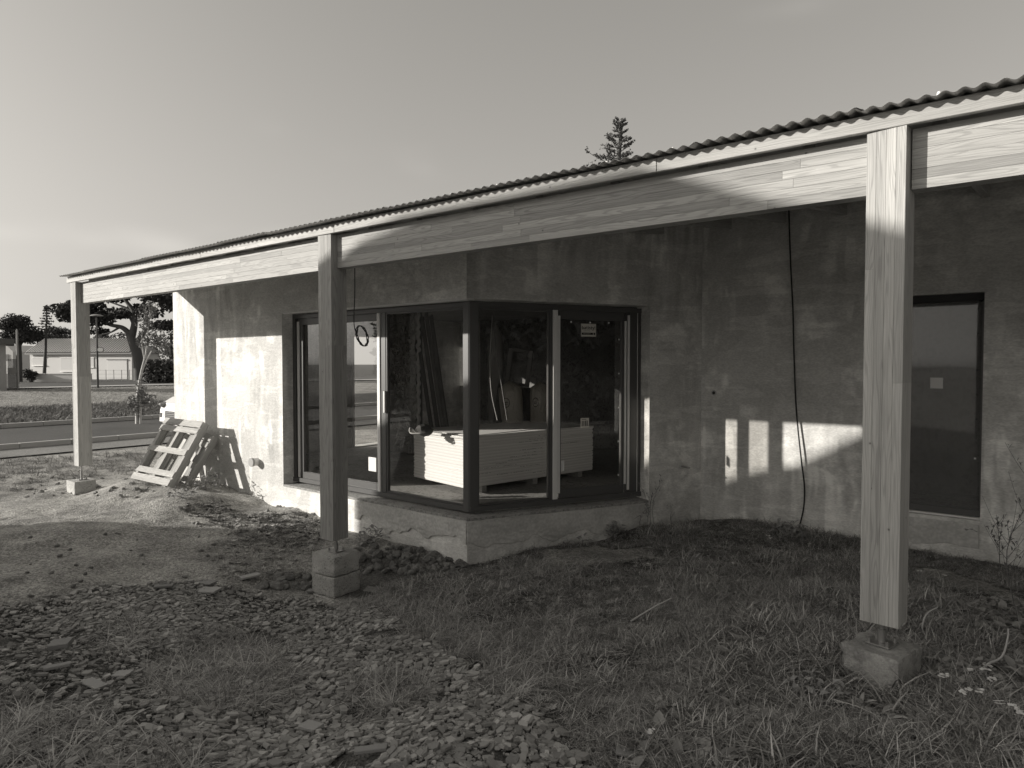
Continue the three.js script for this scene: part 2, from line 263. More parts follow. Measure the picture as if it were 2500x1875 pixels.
for (let i = 0; i < 50; i++) rock(rr(470, 800), rr(1235, 1290), rr(0.02, 0.06), stoneMats[2], 'pale_stone');
for (let i = 0; i < 45; i++) rock(rr(20, 700), rr(1300, 1460), rr(0.015, 0.05));
function slab(x, y, w, d, t, turn, mat = pick(slateMats)) { const p = onGround(x, y), o = mesh('broken_slate', chamferBox(w * 0.75, t * 0.6, d * 0.75, 0.003), mat, ground); o.position.copy(p).add(V(0, t * 0.8 + 0.01, 0)); o.rotation.set(rr(-0.1, 0.1), turn, rr(-0.12, 0.12)); }
for (const [x, y, w, d, t, r] of [[510, 1450, 0.26, 0.16, 0.03, 0.4], [505, 1428, 0.24, 0.12, 0.02, 0.2], [148, 1590, 0.16, 0.14, 0.05, 0.9], [230, 1680, 0.2, 0.1, 0.02, 0.2], [140, 1640, 0.18, 0.07, 0.03, 1.2], [400, 1440, 0.2, 0.1, 0.03, 0.9], [610, 1415, 0.24, 0.12, 0.03, 1.4], [770, 1450, 0.2, 0.1, 0.03, 0.7], [300, 1655, 0.13, 0.1, 0.02, 0.5], [1530, 1850, 0.12, 0.1, 0.02, 0.5], [905, 1848, 0.18, 0.05, 0.03, 0.8], [760, 1790, 0.13, 0.1, 0.03, 0.2]]) slab(x, y, w, d, t, r);
slab(925, 1448, 0.34, 0.16, 0.02, 0.5, stoneMats[2]);

// road, kerbs and pavement that run past the end of the house
const flat = (u0, u1, z0, z1, y, mat, name, sc = 4) => { const n = 60, g = new THREE.PlaneGeometry(u1 - u0, z1 - z0, 4, n); g.rotateX(-Math.PI / 2); g.translate((u0 + u1) / 2, 0, (z0 + z1) / 2); const p = g.attributes.position; for (let i = 0; i < p.count; i++) p.setY(i, height(p.getX(i), p.getZ(i)) + y); uvMetres(g, sc, sc); g.computeVertexNormals(); const m = mesh(name, g, mat); return structure(m); };
flat(-17.35, -15.9, -90, 40, 0.03, M(0.40, 0.9, { map: asphaltTex }), 'pavement');
flat(-22.3, -17.5, -90, 40, 0.02, M(0.12, 0.9, { map: asphaltTex }), 'road');
for (const [a, b] of [[-17.5, -17.36], [-22.46, -22.3]]) { const ks = []; for (let z = -60; z < 20; z += 1) { const h = height(a, z + 0.5); ks.push(cbox(a, b, h - 0.1, h + 0.13, z + 0.004, z + 0.996, 0.01)); } const grp = new THREE.Group(); grp.name = 'kerb'; for (const k of ks) mesh('kerb_stone', k, M(0.38, 0.9), grp); structure(grp); }
flat(-54, -46.5, -120, 60, 0.03, M(0.13, 0.9, { map: asphaltTex }), 'road');
flat(-46.5, -45.2, -120, 60, 0.05, M(0.5, 0.9), 'pavement');
console.log('ground done');

// ---------------------------------------------------------------- the house
const house = thing('house', 'unfinished single-storey house with grey cement render, corner window and timber porch', 'house');
const roofY = (z) => 2.812 + 0.12 * (-3.755 - z);             // underside of the sheets
// render walls with real thickness and openings
function wallPart(name, boxes, mat, place) { const g = merge(boxes.map((b) => box(...b))); uvMetres(g, 8, 4, 'x', place.ou, place.ov); const m = mesh(name, g, mat, house); if (place.at) { m.position.copy(place.at); m.rotation.y = place.turn; } return m; }
const underRoof = (g) => { const p = g.attributes.position; for (let i = 0; i < p.count; i++) p.setY(i, Math.min(p.getY(i), roofY(p.getZ(i)) - 0.032)); return g; }; // walls stop under the sloping deck
const T = 0.26, HEAD = 2.235, TOP = 3.35;
const uL = -10.87, uR0 = -7.90;
function slanted(pts, y0, y1) { // prism over a plan polygon, plan given as [u, z]
  const s = new THREE.Shape(); pts.forEach(([a, b], i) => s[i ? 'lineTo' : 'moveTo'](a, -b)); s.closePath(); const g = new THREE.ExtrudeGeometry(s, { depth: y1 - y0, bevelEnabled: false }); g.rotateX(-Math.PI / 2); g.translate(0, y0, 0); return strip(g);
}
const inA = (d) => { // point on the mitre line at depth d behind the outer faces
  const t = Math.tan((Math.PI - (Math.PI - bTurn)) / 2); return [K.x - d * t, zA - d]; };
{
  const g = merge([strip(box(uL, uR0, -0.75, TOP, zA - T, zA)), slanted([[uR0, zA], [K.x, K.z], inA(T), [uR0, zA - T]], HEAD, TOP), slanted([[uR0, zA], [K.x, K.z], inA(T), [uR0, zA - T]], -0.8, -0.075)]);
  uvMetres(underRoof(g), 8, 4, 'x', 0.37, 0.1); mesh('wall', g, plaster, house);
}
{ // wing B, in its own axes: x along the wall, z outwards
  const P = (s, d) => { const q = K.clone().addScaledVector(bDir, s).addScaledVector(bNor, -d); return [q.x, q.z]; };
  const sR = 2.275;
  const g = merge([slanted([[K.x, K.z], P(sR, 0), P(sR, T), inA(T)].reverse(), HEAD, TOP), slanted([[K.x, K.z], P(sR, 0), P(sR, T), inA(T)].reverse(), -0.8, -0.075), slanted([P(sR, 0), P(BL, 0), P(BL, T), P(sR, T)].reverse(), -0.8, TOP)]);
  underRoof(g); g.applyMatrix4(new THREE.Matrix4().makeRotationY(-bTurn)); uvMetres(g, 8, 4, 'x', 0.05, 0.62); const m = mesh('wall', g, plaster, house); m.rotation.y = bTurn;
}
const dL = -1.33, dR = -0.40, dTop = 2.25, dBot = 0.06;
{ const g = merge([box(Q.x - 0.35, dL, -0.7, 3.75, zB - T, zB), box(dL, dR, dTop, 3.75, zB - T, zB), box(dL, dR, -0.7, dBot - 0.02, zB - T, zB), box(dR, 6.5, -0.7, 3.75, zB - T, zB)].map(strip)); uvMetres(underRoof(g), 8, 4, 'x', 0.68, 0.33); mesh('wall', g, plaster, house); }
// bare band of block and render edge at the foot of the bay, and the sills
{
  const sillM = M(0.66, 0.9, { map: concTex, bumpMap: soilBump, bumpScale: 0.003 });
  const gs = merge([slanted([[uR0 + 0.002, zA + 0.004], [K.x + 0.003, K.z + 0.004], inA(T - 0.02), [uR0 + 0.002, zA - T + 0.02]], -0.073, -0.045)]); uvMetres(gs, 1.3, 1.3); mesh('sill', gs, sillM, house);
  const P = (s, d) => { const q = K.clone().addScaledVector(bDir, s).addScaledVector(bNor, -d); return [q.x, q.z]; };
  const gb = merge([slanted([[K.x + 0.006, K.z], P(2.27, -0.004), P(2.27, T - 0.02), inA(T - 0.02)].reverse(), -0.073, -0.045)]); uvMetres(gb, 1.3, 1.3); mesh('sill', gb, sillM, house);
  // ragged lower edge where the render coat stops, proud of the footing
  const coat = (len, yTop, yLow, amp, sd) => { const s = new THREE.Shape(); s.moveTo(0, yTop); s.lineTo(len, yTop); const n = Math.round(len / 0.03); for (let i = n; i >= 0; i--) { const x = i / n * len; s.lineTo(x, yLow + (noise(x * 5, 1, 99, 9, sd) - 0.5) * amp + (noise(x * 22, 3, 999, 9, sd + 1) - 0.5) * amp * 0.35); } s.closePath(); const g = new THREE.ExtrudeGeometry(s, { depth: 0.012, bevelEnabled: true, bevelSize: 0.003, bevelThickness: 0.003, bevelSegments: 1 }); return uvMetres(strip(g), 8, 4, 'x', 0.2, 0.7); };
  const c1 = mesh('render_coat', coat(1.78, -0.08, -0.30, 0.16, 5), plinthMat, house); c1.position.set(K.x - 1.785, 0, zA + 0.001);
  const c2 = mesh('render_coat', coat(2.27, -0.08, -0.34, 0.10, 8), plinthMat, house); c2.position.copy(K).addScaledVector(bNor, 0.001); c2.rotation.y = bTurn;
  const c3 = mesh('render_coat', coat(0.9, 0.0, -0.24, 0.06, 12), plinthMat, house); c3.position.set(dL + 0.02, 0, zB + 0.001);
}
// closing walls, floor and back of the house
mesh('wall', uvMetres(underRoof(merge([box(uL, uL + T, -0.75, 3.5, -8.55, zA - T - 0.002), box(uL, uL + T, -0.75, 3.5, -11.7, -9.75), box(uL, uL + T, -0.75, -0.08, -9.75, -8.55), box(uL, uL + T, 2.1, 3.5, -9.75, -8.55)])), 8, 4, 'z'), plaster, house);
for (const z of [-9.75, -8.60]) mesh('door_jamb', box(uL + T - 0.1, uL + T + 0.03, -0.08, 2.1, z, z + 0.05), boardMat, house);
mesh('wall', uvMetres(underRoof(merge([box(uL, -10.72, -0.75, 4.1, -11.95, -11.7), box(-10.72, -10.16, -0.75, 1.05, -11.95, -11.7), box(-10.72, -10.16, 1.95, 4.1, -11.95, -11.7), box(-10.16, 6.5, -0.75, 4.1, -11.95, -11.7)])), 8, 4), plaster, house);
mesh('wall', uvMetres(underRoof(box(6.3, 6.5, -0.7, 4, -11.7, zB - T)), 8, 4, 'z'), plaster, house);
{ const g = slanted([[uL + T, zA - T], [inA(T)[0], zA - T], [Q.x - 0.3, zB - 0.1], [Q.x - 0.3, zB - T], [6.3, zB - T], [6.3, -11.7], [uL + T, -11.7]], -0.3, -0.10); mesh('floor', uvMetres(g, 2, 2), screed, house); }
// inner faces of the walls are bare dark block and insulation; a partition closes the room on the right
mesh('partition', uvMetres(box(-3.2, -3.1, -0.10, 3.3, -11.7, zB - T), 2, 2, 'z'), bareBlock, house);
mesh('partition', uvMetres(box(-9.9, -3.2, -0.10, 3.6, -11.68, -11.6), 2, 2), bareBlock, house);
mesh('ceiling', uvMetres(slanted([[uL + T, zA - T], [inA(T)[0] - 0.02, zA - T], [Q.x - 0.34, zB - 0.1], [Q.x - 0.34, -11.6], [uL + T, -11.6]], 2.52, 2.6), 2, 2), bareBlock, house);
// a hall of plaster walls behind the door
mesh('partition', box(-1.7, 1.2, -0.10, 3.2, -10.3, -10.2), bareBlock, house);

// roof: corrugated sheets on a deck
const roof = new THREE.Group(); roof.name = 'roof'; house.add(roof);
{
  const pitch = 0.076, amp = 0.0085, width = 0.912, zT = -3.755, zE = -12.4;
  const rowZ = [zT, -7.9, zE];
  for (let s = 0; s < 19; s++) {
    const u0 = -11.23 + s * (width - pitch * 0.5); const n = Math.round(width / pitch * 10), pos = [], idx = [];
    const lift = 0.004 + (s % 2) * 0.005 + hash(s, 1, 3) * 0.004, tilt = (hash(s, 2, 3) - 0.5) * 0.008, dz = (hash(s, 4, 9) - 0.5) * 0.02;
    for (let side = 0; side < 2; side++) for (const z of rowZ) for (let i = 0; i <= n; i++) { const u = u0 + i / n * width; const zz = z === zT ? z + dz : z; pos.push(u, roofY(zz) + amp + amp * Math.sin(u / pitch * 6.283) + lift + tilt * i / n + (side ? 0.0018 : 0), zz); }
    const R = n + 1, S = R * 3;
    for (let r = 0; r < 2; r++) for (let i = 0; i < n; i++) { const a = r * R + i; idx.push(a, a + 1, a + R, a + 1, a + R + 1, a + R); const b = a + S; idx.push(b, b + R, b + 1, b + 1, b + R, b + R + 1); }
    for (let i = 0; i < n; i++) idx.push(i, i + S, i + 1, i + 1, i + S, i + S + 1);
    const g = new THREE.BufferGeometry(); g.setAttribute('position', new THREE.Float32BufferAttribute(pos, 3)); g.setIndex(idx); g.computeVertexNormals(); mesh('roof_sheet', g, roofMat, roof);
  }
  for (let i = 0; i < 34; i++) { const u = -10.9 + i * 0.456 + 0.02; const c = new THREE.CylinderGeometry(0.008, 0.013, 0.02, 8); c.translate(u, roofY(-3.86) + amp * 2 + 0.016, -3.86); mesh('roof_screw', c, filmMat, roof); }
  // deck under the sheets (tilted slab), from the fascia back to the ridge
  const a = Math.atan(0.12), L = 8.6; const d = box(-11.16, 6.6, -0.022, 0, -L, 0); const m = mesh('roof_deck', uvMetres(d, 2, 2), deckMat, roof); m.position.set(0, roofY(-3.88) - 0.004, -3.89); m.rotation.x = a;
}
for (let u = -10.98; u < 6.5; u += 0.62) { const g = box(u, u + 0.063, -0.16, -0.026, -8.0, -0.16); const m = mesh('rafter', uvMetres(g, 2.4, 0.5, 'z', rnd(), rnd()), woods[2], roof); m.position.set(0, roofY(-3.88) - 0.004, -3.89); m.rotation.x = Math.atan(0.12); }
// fascia boards
for (const [a, b, k] of [[-11.2, -7.35, 4], [-7.347, -5.0, 4], [-4.997, -1.86, 3], [-1.857, 2.2, 3], [2.203, 6.5, 3]]) mesh('fascia_board', uvMetres(cbox(a, b, 2.736, 2.820, -3.879, -3.843, 0.003), 2.4, 0.5, 'x', rnd(), rnd()), beamWoods[k], house);
// posts: glued laminated timber, each lamella its own piece
const PW = 0.18;
function post(u0, y0, y1, turn = 0, tone = 0) {
  const g = new THREE.Group(); g.name = 'post'; house.add(g); g.position.set(u0 + PW / 2, 0, -3.855 - PW / 2); g.rotation.y = turn;
  const n = 4, w = PW / n; for (let i = 0; i < n; i++) { let y = y0; while (y < y1) { let e = Math.min(y1, y + rr(1.1, 2.4)); if (y1 - e < 0.4) e = y1; const x0 = -PW / 2 + i * w; const pr = rr(0, 0.0008);
    mesh('lamella', uvMetres(cbox(x0 + 0.0003, x0 + w - 0.0003, y, e, -PW / 2 - pr, PW / 2 + pr, 0.0012), 2.4, 0.5, 'y', rnd(), rnd()), woods[clamp(Math.floor(rr(0, 3.99)) + tone, 0, 4)], g); y = e + 0.0006; } }
  return g;
}
const posts = [[-11.09, 0.074], [-5.25, -0.07], [-0.695, 0.225], [4.35, 0.2]].map(([u, y], i) => post(u, y, 2.735, [0.0, 0.05, -0.09, 0][i], [0, -1, 1, 0][i]));
for (const [u] of [[-11.0], [-5.16], [-0.605]]) { }
// beams between the posts
function beam(u0, u1, tone) {
  const g = new THREE.Group(); g.name = 'porch_beam'; house.add(g); const n = 6, y0 = 2.432, y1 = 2.733, h = (y1 - y0) / n;
  for (let i = 0; i < n; i++) { let u = u0; while (u < u1) { let e = Math.min(u1, u + rr(0.5, 2.2)); if (u1 - e < 0.3) e = u1; const pr = rr(0, 0.0012); mesh('lamella', uvMetres(cbox(u, e, y0 + i * h + 0.0003, y0 + (i + 1) * h - 0.0003, -4.03, -3.93 + pr, 0.0012), 2.4, 0.5, 'x', rnd(), rnd()), beamWoods[clamp(Math.floor(rr(0, 4.99)) + tone, 0, 4)], g); u = e + 0.0005; } }
}
beam(-10.905, -5.255, 0); beam(-5.065, -0.70, -1); beam(-0.51, 4.345, -1);
console.log('house shell done');

// ---------------------------------------------------------------- windows
function windowWing(local, W, spec) { // x from 0 to W, z outwards, y 0 to 2.22
  const grp = new THREE.Group(); grp.name = 'window'; house.add(grp); local(grp);
  const y0 = -0.02, y1 = 2.215, f = 0.055, D0 = -0.07, D1 = 0.0;
  const add = (name, b, mat, c = 0.003) => mesh(name, cbox(...b, c), mat, grp);
  add('frame', [0, W, y1 - f, y1, D0, D1], frameMat); add('frame', [0, W, y0, y0 + f, D0, D1 + 0.012], frameMat);
  spec(add, y0 + f, y1 - f, grp); return grp;
}
const pane = (grp, x0, x1, y0, y1, z, mat = glass) => { const g = new THREE.PlaneGeometry(x1 - x0, y1 - y0); g.translate((x0 + x1) / 2, (y0 + y1) / 2, z); return mesh('pane', g, mat, grp); };
const zF = zA - REC;
const A0 = uR0 + 0.0, A1 = K.x - REC * Math.tan(bTurn / 2);            // corner of the frame line
const kF = V(A1, 0, zF);
const WA = A1 - A0;
windowWing((g) => g.position.set(A0, 0, zF), WA - 0.012, (add, y0, y1, grp) => {
  const m0 = -6.155 - A0, m1 = -6.055 - A0, c0 = WA - 0.085;
  add('frame', [0, 0.06, y0, y1, -0.07, 0.0], frameMat);
  // sliding sash on the left, its edges still wrapped in pale film
  const sx = 0.10; add('sash', [sx, m0, y1 - 0.085, y1, -0.062, -0.02], frameMat); add('sash', [sx, m0, y0, y0 + 0.085, -0.062, -0.02], frameMat); add('sash', [sx + 0.03, sx + 0.10, y0 + 0.085, y1 - 0.085, -0.062, -0.02], frameMat);
  add('film_strip', [sx - 0.02, sx + 0.028, y0, y1 - 0.04, -0.058, -0.012], filmMat);
  add('film_strip', [m0 - 0.038, m0 + 0.012, y0 + 0.0, y1, -0.06, 0.012], filmMat); add('sash', [m0 + 0.013, m1, y0, y1, -0.066, -0.002], frameMat);
  pane(grp, sx + 0.095, m0 - 0.036, y0 + 0.08, y1 - 0.08, -0.042);
  add('handle', [m1 - 0.012, m1 + 0.014, 0.98, 1.24, -0.002, 0.03], metal);
  // fixed light next to the corner
  add('glazing_bead', [m1 + 0.001, m1 + 0.022, y0, y1, -0.05, -0.008], frameMat); add('glazing_bead', [c0 - 0.022, c0, y0, y1, -0.05, -0.008], frameMat);
  add('glazing_bead', [m1 + 0.022, c0 - 0.022, y0, y0 + 0.022, -0.05, -0.008], frameMat); add('glazing_bead', [m1 + 0.022, c0 - 0.022, y1 - 0.022, y1, -0.05, -0.008], frameMat);
  pane(grp, m1 + 0.018, c0 - 0.018, y0 + 0.018, y1 - 0.018, -0.03);
  for (let i = 0; i < 6; i++) add('corner_clip', [m0 - 0.066, m0 - 0.044, y0 + 0.12 + i * 0.36, y0 + 0.142 + i * 0.36, -0.041, -0.034], white, 0.002);
  add('label_sheet', [m0 - 0.26, m0 - 0.12, y0 + 0.22, y0 + 0.39, -0.041, -0.038], paper, 0.0008);
});
// corner mullion
{ const o = inA(REC - 0.012), w = 0.09; const a = kF, P = (p, d) => [p[0], p[1]]; const b1 = kF.clone().addScaledVector(bDir, w).addScaledVector(bNor, 0.012), b2 = kF.clone().addScaledVector(bDir, w).addScaledVector(bNor, -0.075), ii = inA(REC + 0.085);
  const g = slanted([[a.x - w, zF + 0.012], [kF.x - 0.016, zF + 0.014], [kF.x + 0.002, zF + 0.004], [b1.x, b1.z], [b2.x, b2.z], ii, [a.x - w, zF - 0.075]].reverse(), -0.022, 2.218); mesh('corner_mullion', g, frameMat, house); }
let bGroup;
const WB = 2.275 - REC * Math.tan(bTurn / 2) - 0.004;
function canvasTex(w, h, draw) { const c = document.createElement('canvas'); c.width = w; c.height = h; draw(c.getContext('2d')); const t = new THREE.CanvasTexture(c); t.colorSpace = THREE.SRGBColorSpace; return t; }
bGroup = windowWing((g) => { g.position.copy(kF); g.rotation.y = bTurn; }, WB, (add, y0, y1, grp) => {
  const c0 = 0.085, m0 = 0.955, m1 = 1.045, e = WB;
  add('glazing_bead', [c0, c0 + 0.022, y0, y1, -0.05, -0.008], frameMat); add('glazing_bead', [m0 - 0.022, m0 - 0.001, y0, y1, -0.05, -0.008], frameMat);
  add('glazing_bead', [c0 + 0.022, m0 - 0.022, y0, y0 + 0.022, -0.05, -0.008], frameMat); add('glazing_bead', [c0 + 0.022, m0 - 0.022, y1 - 0.022, y1, -0.05, -0.008], frameMat);
  pane(grp, c0 + 0.018, m0 - 0.018, y0 + 0.018, y1 - 0.018, -0.03);
  add('sash', [m0, m0 + 0.03, y0, y1, -0.066, -0.002], frameMat); add('film_strip', [m0 + 0.032, m1, y0, y1, -0.06, 0.014], filmMat); add('film_strip', [m1 + 0.006, m1 + 0.04, y0 + 0.06, y1 - 0.06, -0.05, -0.004], filmMat);
  const sl = m1 + 0.045, sr = e - 0.26;
  add('sash', [sl, sr + 0.03, y1 - 0.10, y1, -0.062, -0.02], frameMat); add('sash', [sl, sr + 0.03, y0, y0 + 0.10, -0.062, -0.02], frameMat); add('sash', [sl, sl + 0.012, y0 + 0.1, y1 - 0.1, -0.06, -0.02], gasket);
  add('sash', [sr - 0.01, sr + 0.03, y0 + 0.1, y1 - 0.1, -0.062, -0.02], frameMat);
  pane(grp, sl + 0.01, sr - 0.008, y0 + 0.095, y1 - 0.095, -0.042);
  add('film_strip', [sr + 0.035, sr + 0.06, y0 + 0.1, y1 - 0.1, -0.055, -0.014], filmMat); add('film_strip', [sr + 0.075, sr + 0.10, y0 + 0.03, y1 - 0.03, -0.055, -0.004], filmMat);
  add('frame', [sr + 0.062, sr + 0.074, y0, y1, -0.066, -0.02], frameMat); add('frame', [sr + 0.101, e, y0, y1, -0.07, -0.01], frameMat); add('film_strip', [e - 0.055, e - 0.048, y0, y1, -0.01, -0.003], filmMat);
  // maker's sticker, bar code and plain label on the glass
  const st = canvasTex(256, 192, (c) => { c.fillStyle = '#b9b6b0'; c.fillRect(0, 0, 256, 192); c.fillStyle = '#d8d5cf'; c.fillRect(8, 8, 240, 176); c.fillStyle = '#1d1c1a'; c.font = 'bold 66px sans-serif'; c.fillText('batistyl', 10, 84, 236); c.font = '18px sans-serif'; c.fillText('F E N E T R E S', 44, 112); c.fillRect(14, 132, 190, 32); c.fillRect(212, 132, 30, 32); c.fillStyle = '#d8d5cf'; c.font = 'bold 17px sans-serif'; c.fillText('www.batistyl.fr', 36, 154); });
  const bc = canvasTex(128, 128, (c) => { c.fillStyle = '#dedbd4'; c.fillRect(0, 0, 128, 128); c.fillStyle = '#222'; let x = 12; let i = 0; while (x < 116) { const w = 2 + hash(i, 3, 5) * 6; c.fillRect(x, 34, w, 70); x += w + 2 + hash(i, 7, 5) * 5; i++; } c.fillRect(14, 14, 70, 6); });
  const sheet = (x0, x1, ya, yb, mat, name) => { const g = new THREE.BoxGeometry(x1 - x0, yb - ya, 0.001); g.translate((x0 + x1) / 2, (ya + yb) / 2, -0.039); mesh(name, g, mat, grp); };
  const off = 0.085; // distance from the frame corner to the outer corner along the wall
  sheet(1.455 - off, 1.655 - off, 1.87, 2.02, M(0.9, 0.7, { map: st }), 'sticker'); sheet(1.455 - off, 1.565 - off, 0.82, 0.935, M(0.9, 0.7, { map: bc }), 'bar_code_label'); sheet(1.13 - off, 1.24 - off, 0.34, 0.46, paper, 'label_sheet');
  for (let i = 0; i < 3; i++) add('corner_clip', [sl + 0.14 + i * 0.25, sl + 0.16 + i * 0.25, y1 - 0.135, y1 - 0.117, -0.04, -0.035], white, 0.002);
  for (let i = 0; i < 5; i++) add('corner_clip', [sr - 0.04, sr - 0.022, y0 + 0.2 + i * 0.4, y0 + 0.218 + i * 0.4, -0.04, -0.035], white, 0.002);
});
// pale bead of mortar above the window head
mesh('head_bead', cbox(uR0, K.x - 0.01, 2.222, 2.234, zA - 0.13, zA - 0.012, 0.003), filmMat, house);

// ---------------------------------------------------------------- door in the recessed wall
{
  const d = new THREE.Group(); d.name = 'door'; house.add(d); d.position.set(0, 0, zB - 0.09);
  const add = (name, b, mat, c = 0.003) => mesh(name, cbox(...b, c), mat, d);
  add('frame', [dL, dR, dTop - 0.075, dTop, -0.07, 0], gasket); add('frame', [dL, dL + 0.04, dBot, dTop - 0.076, -0.07, 0], frameMat); add('frame', [dR - 0.022, dR, dBot, dTop - 0.076, -0.07, 0], frameMat); add('threshold', [dL, dR, dBot - 0.0, dBot + 0.07, -0.07, 0.012], frameMat); add('threshold_strip', [dL, dR, dBot - 0.018, dBot - 0.001, -0.07, 0.05], filmMat);
  pane(d, dL + 0.04, dR - 0.022, dBot + 0.07, dTop - 0.076, -0.03, doorGlass);
  add('paper_note', [-0.845, -0.735, 1.31, 1.42, -0.029, -0.0265], paper, 0.0008);
  add('handle', [-1.16, -1.03, 1.145, 1.165, 0.004, 0.022], black); add('handle_rose', [-1.18, -1.14, 1.06, 1.23, -0.001, 0.006], black);
  for (let i = 0; i < 5; i++) add('corner_clip', [dR - 0.06, dR - 0.045, 2.09 - i * 0.24 - (i > 1 ? 0.12 : 0), 2.105 - i * 0.24 - (i > 1 ? 0.12 : 0), -0.029, -0.024], black, 0.002);
  add('corner_clip', [dR - 0.066, dR - 0.048, 0.62, 0.638, -0.029, -0.024], white, 0.002);
}
// cables, capped pipe stubs and bolt on the walls
{
  const hang = [[1925, 480], [1930, 640], [1936, 760], [1938, 850], [1944, 1000], [1956, 1120], [1964, 1190], [1962, 1240], [1950, 1292]].map(([x, y], i) => onZ(x, y, zB + 0.03 + (i % 2) * 0.01)); mesh('cable', tube(hang, 0.0085, 0.0085, 6, 40), black, house);
  const c = [[866, 640], [866, 720], [864, 780], [866, 802], [872, 815]].map(([x, y]) => onZ(x, y, -4.06)); mesh('cable', tube(c, 0.005, 0.005, 6, 20), black, house);
  const ctr = onZ(884, 820, -4.06), coil = []; for (let i = 0; i <= 40; i++) { const a = i / 40 * 6.283 * 3; coil.push(ctr.clone().add(V(Math.cos(a) * 0.075 * (1 + 0.06 * Math.sin(i)), Math.sin(a) * 0.085 - Math.cos(a) * 0.04, 0.012 * Math.sin(i * 1.7)))); } mesh('cable_coil', tube(coil, 0.005, 0.005, 5, 120), black, house);
  const pv = onZ(629, 1127, zA); const p = mesh('pipe_stub', new THREE.CylinderGeometry(0.055, 0.055, 0.09, 20), filmMat, house); p.rotation.x = Math.PI / 2; p.position.set(pv.x, pv.y, zA + 0.03);
  const cap = mesh('pipe_cap', new THREE.CylinderGeometry(0.06, 0.06, 0.03, 20), M(0.35), house); cap.rotation.x = Math.PI / 2; cap.position.set(pv.x, pv.y, zA + 0.09);
  const hp = onZ(1743, 959, zB); const hole = mesh('wall_socket', new THREE.TorusGeometry(0.026, 0.008, 8, 20), M(0.5), house); hole.position.set(hp.x, hp.y, zB + 0.004); const hc = mesh('wall_socket_cap', new THREE.CylinderGeometry(0.024, 0.024, 0.01, 16), black, house); hc.rotation.x = Math.PI / 2; hc.position.set(hp.x, hp.y, zB + 0.003);
  const tp = K.clone().addScaledVector(bDir, 2.74).setY(0.33); const q = new THREE.Quaternion().setFromUnitVectors(V(0, 1, 0), bNor);
  const t1 = mesh('tap_pipe', new THREE.CylinderGeometry(0.012, 0.012, 0.16, 10), metal, house); t1.quaternion.copy(q); t1.position.copy(tp).addScaledVector(bNor, 0.07); const t2 = mesh('tap_flange', new THREE.CylinderGeometry(0.032, 0.036, 0.016, 18), M(0.5, 0.5), house); t2.quaternion.copy(q); t2.position.copy(tp).addScaledVector(bNor, 0.008);
}
console.log('windows done');

// ---------------------------------------------------------------- footings
const mossy = M(0.8, 0.95, { map: tex(256, 256, (u, v) => 0.70 + (fbm(u, v, 5, 5, 4, 801) - 0.5) * 0.2 + (noise(u * 90, v * 90, 90, 90, 805) - 0.5) * 0.1 - 0.09 * sstep(0.50, 0.62, fbm(u, v, 7, 7, 4, 811))), bumpMap: soilBump, bumpScale: 0.008 });
function roughBlock(w, h, d, chip, sd) { // cast block with worn, chipped edges
  const g = new THREE.BoxGeometry(w, h, d, 14, 10, 14), p = g.attributes.position; for (let i = 0; i < p.count; i++) { const x = p.getX(i), y = p.getY(i), z = p.getZ(i), ex = Math.abs(x) / (w / 2), ey = Math.abs(y) / (h / 2), ez = Math.abs(z) / (d / 2); const e = [ex, ey, ez].sort()[1]; const n = noise(x * 22 + 50, y * 22 + z * 17 + 50, 997, 997, 700 + sd), k = 1 - (sstep(0.82, 1, e) * (0.25 + sstep(0.45, 0.8, n) * 1.0) * chip + (n - 0.5) * 0.004) / (w / 2); p.setXYZ(i, x * k, y * (1 - (1 - k) * 0.8), z * k); }
  g.computeVertexNormals(); return uvMetres(g, 0.6, 0.6, 'x', hash(sd, 1, 1), hash(sd, 2, 1));
}
function footing(u, z, yTop, courses, label, opt = {}) {
  const f = thing('concrete_footing', label, 'footing', [u, 0, z], opt.turn || 0);
  const h = opt.h || 0.19, w = opt.w || 0.30; for (let i = 0; i < courses; i++) { const o = mesh('block', roughBlock(w - (i % 2) * 0.006, h - 0.008, w, opt.chip || 0.006, i + Math.round(u * 7)).translate(0, yTop - h * (i + 0.5), 0), opt.mat || concrete, f); o.position.set(rr(-0.004, 0.004), 0, rr(-0.004, 0.004)); }
  mesh('base_plate', cbox(-0.06, 0.06, yTop, yTop + 0.008, -0.06, 0.06, 0.001), metal, f);
  mesh('threaded_rod', new THREE.CylinderGeometry(0.011, 0.011, opt.rod, 10).translate(0, yTop + opt.rod / 2, 0), metal, f);
  const s = mesh('rod_sleeve', new THREE.CylinderGeometry(0.02, 0.02, opt.rod * 0.55, 12).translate(0, yTop + opt.rod * 0.35, 0), metal, f);
  for (const [a, b] of [[-1, -1], [1, -1], [1, 1], [-1, 1]]) mesh('bolt', new THREE.CylinderGeometry(0.009, 0.009, 0.025, 6).translate(a * 0.045, yTop + 0.02, b * 0.045), metal, f);
  return f;
}
footing(-11.02, -3.93, -0.135, 2, 'pale concrete block footing under the porch post beside the pallets', { rod: 0.209, w: 0.29 });
footing(-5.14, -3.95, -0.19, 3, 'stacked concrete block footing beside rubble, under the porch post', { rod: 0.12, w: 0.31, turn: 0.05 });
footing(-0.61, -3.94, 0.10, 2, 'weathered concrete block footing sunk in weeds under the porch post', { rod: 0.125, w: 0.29, turn: -0.25, chip: 0.012, mat: mossy });
{ // strap round the middle footing's top block
  }

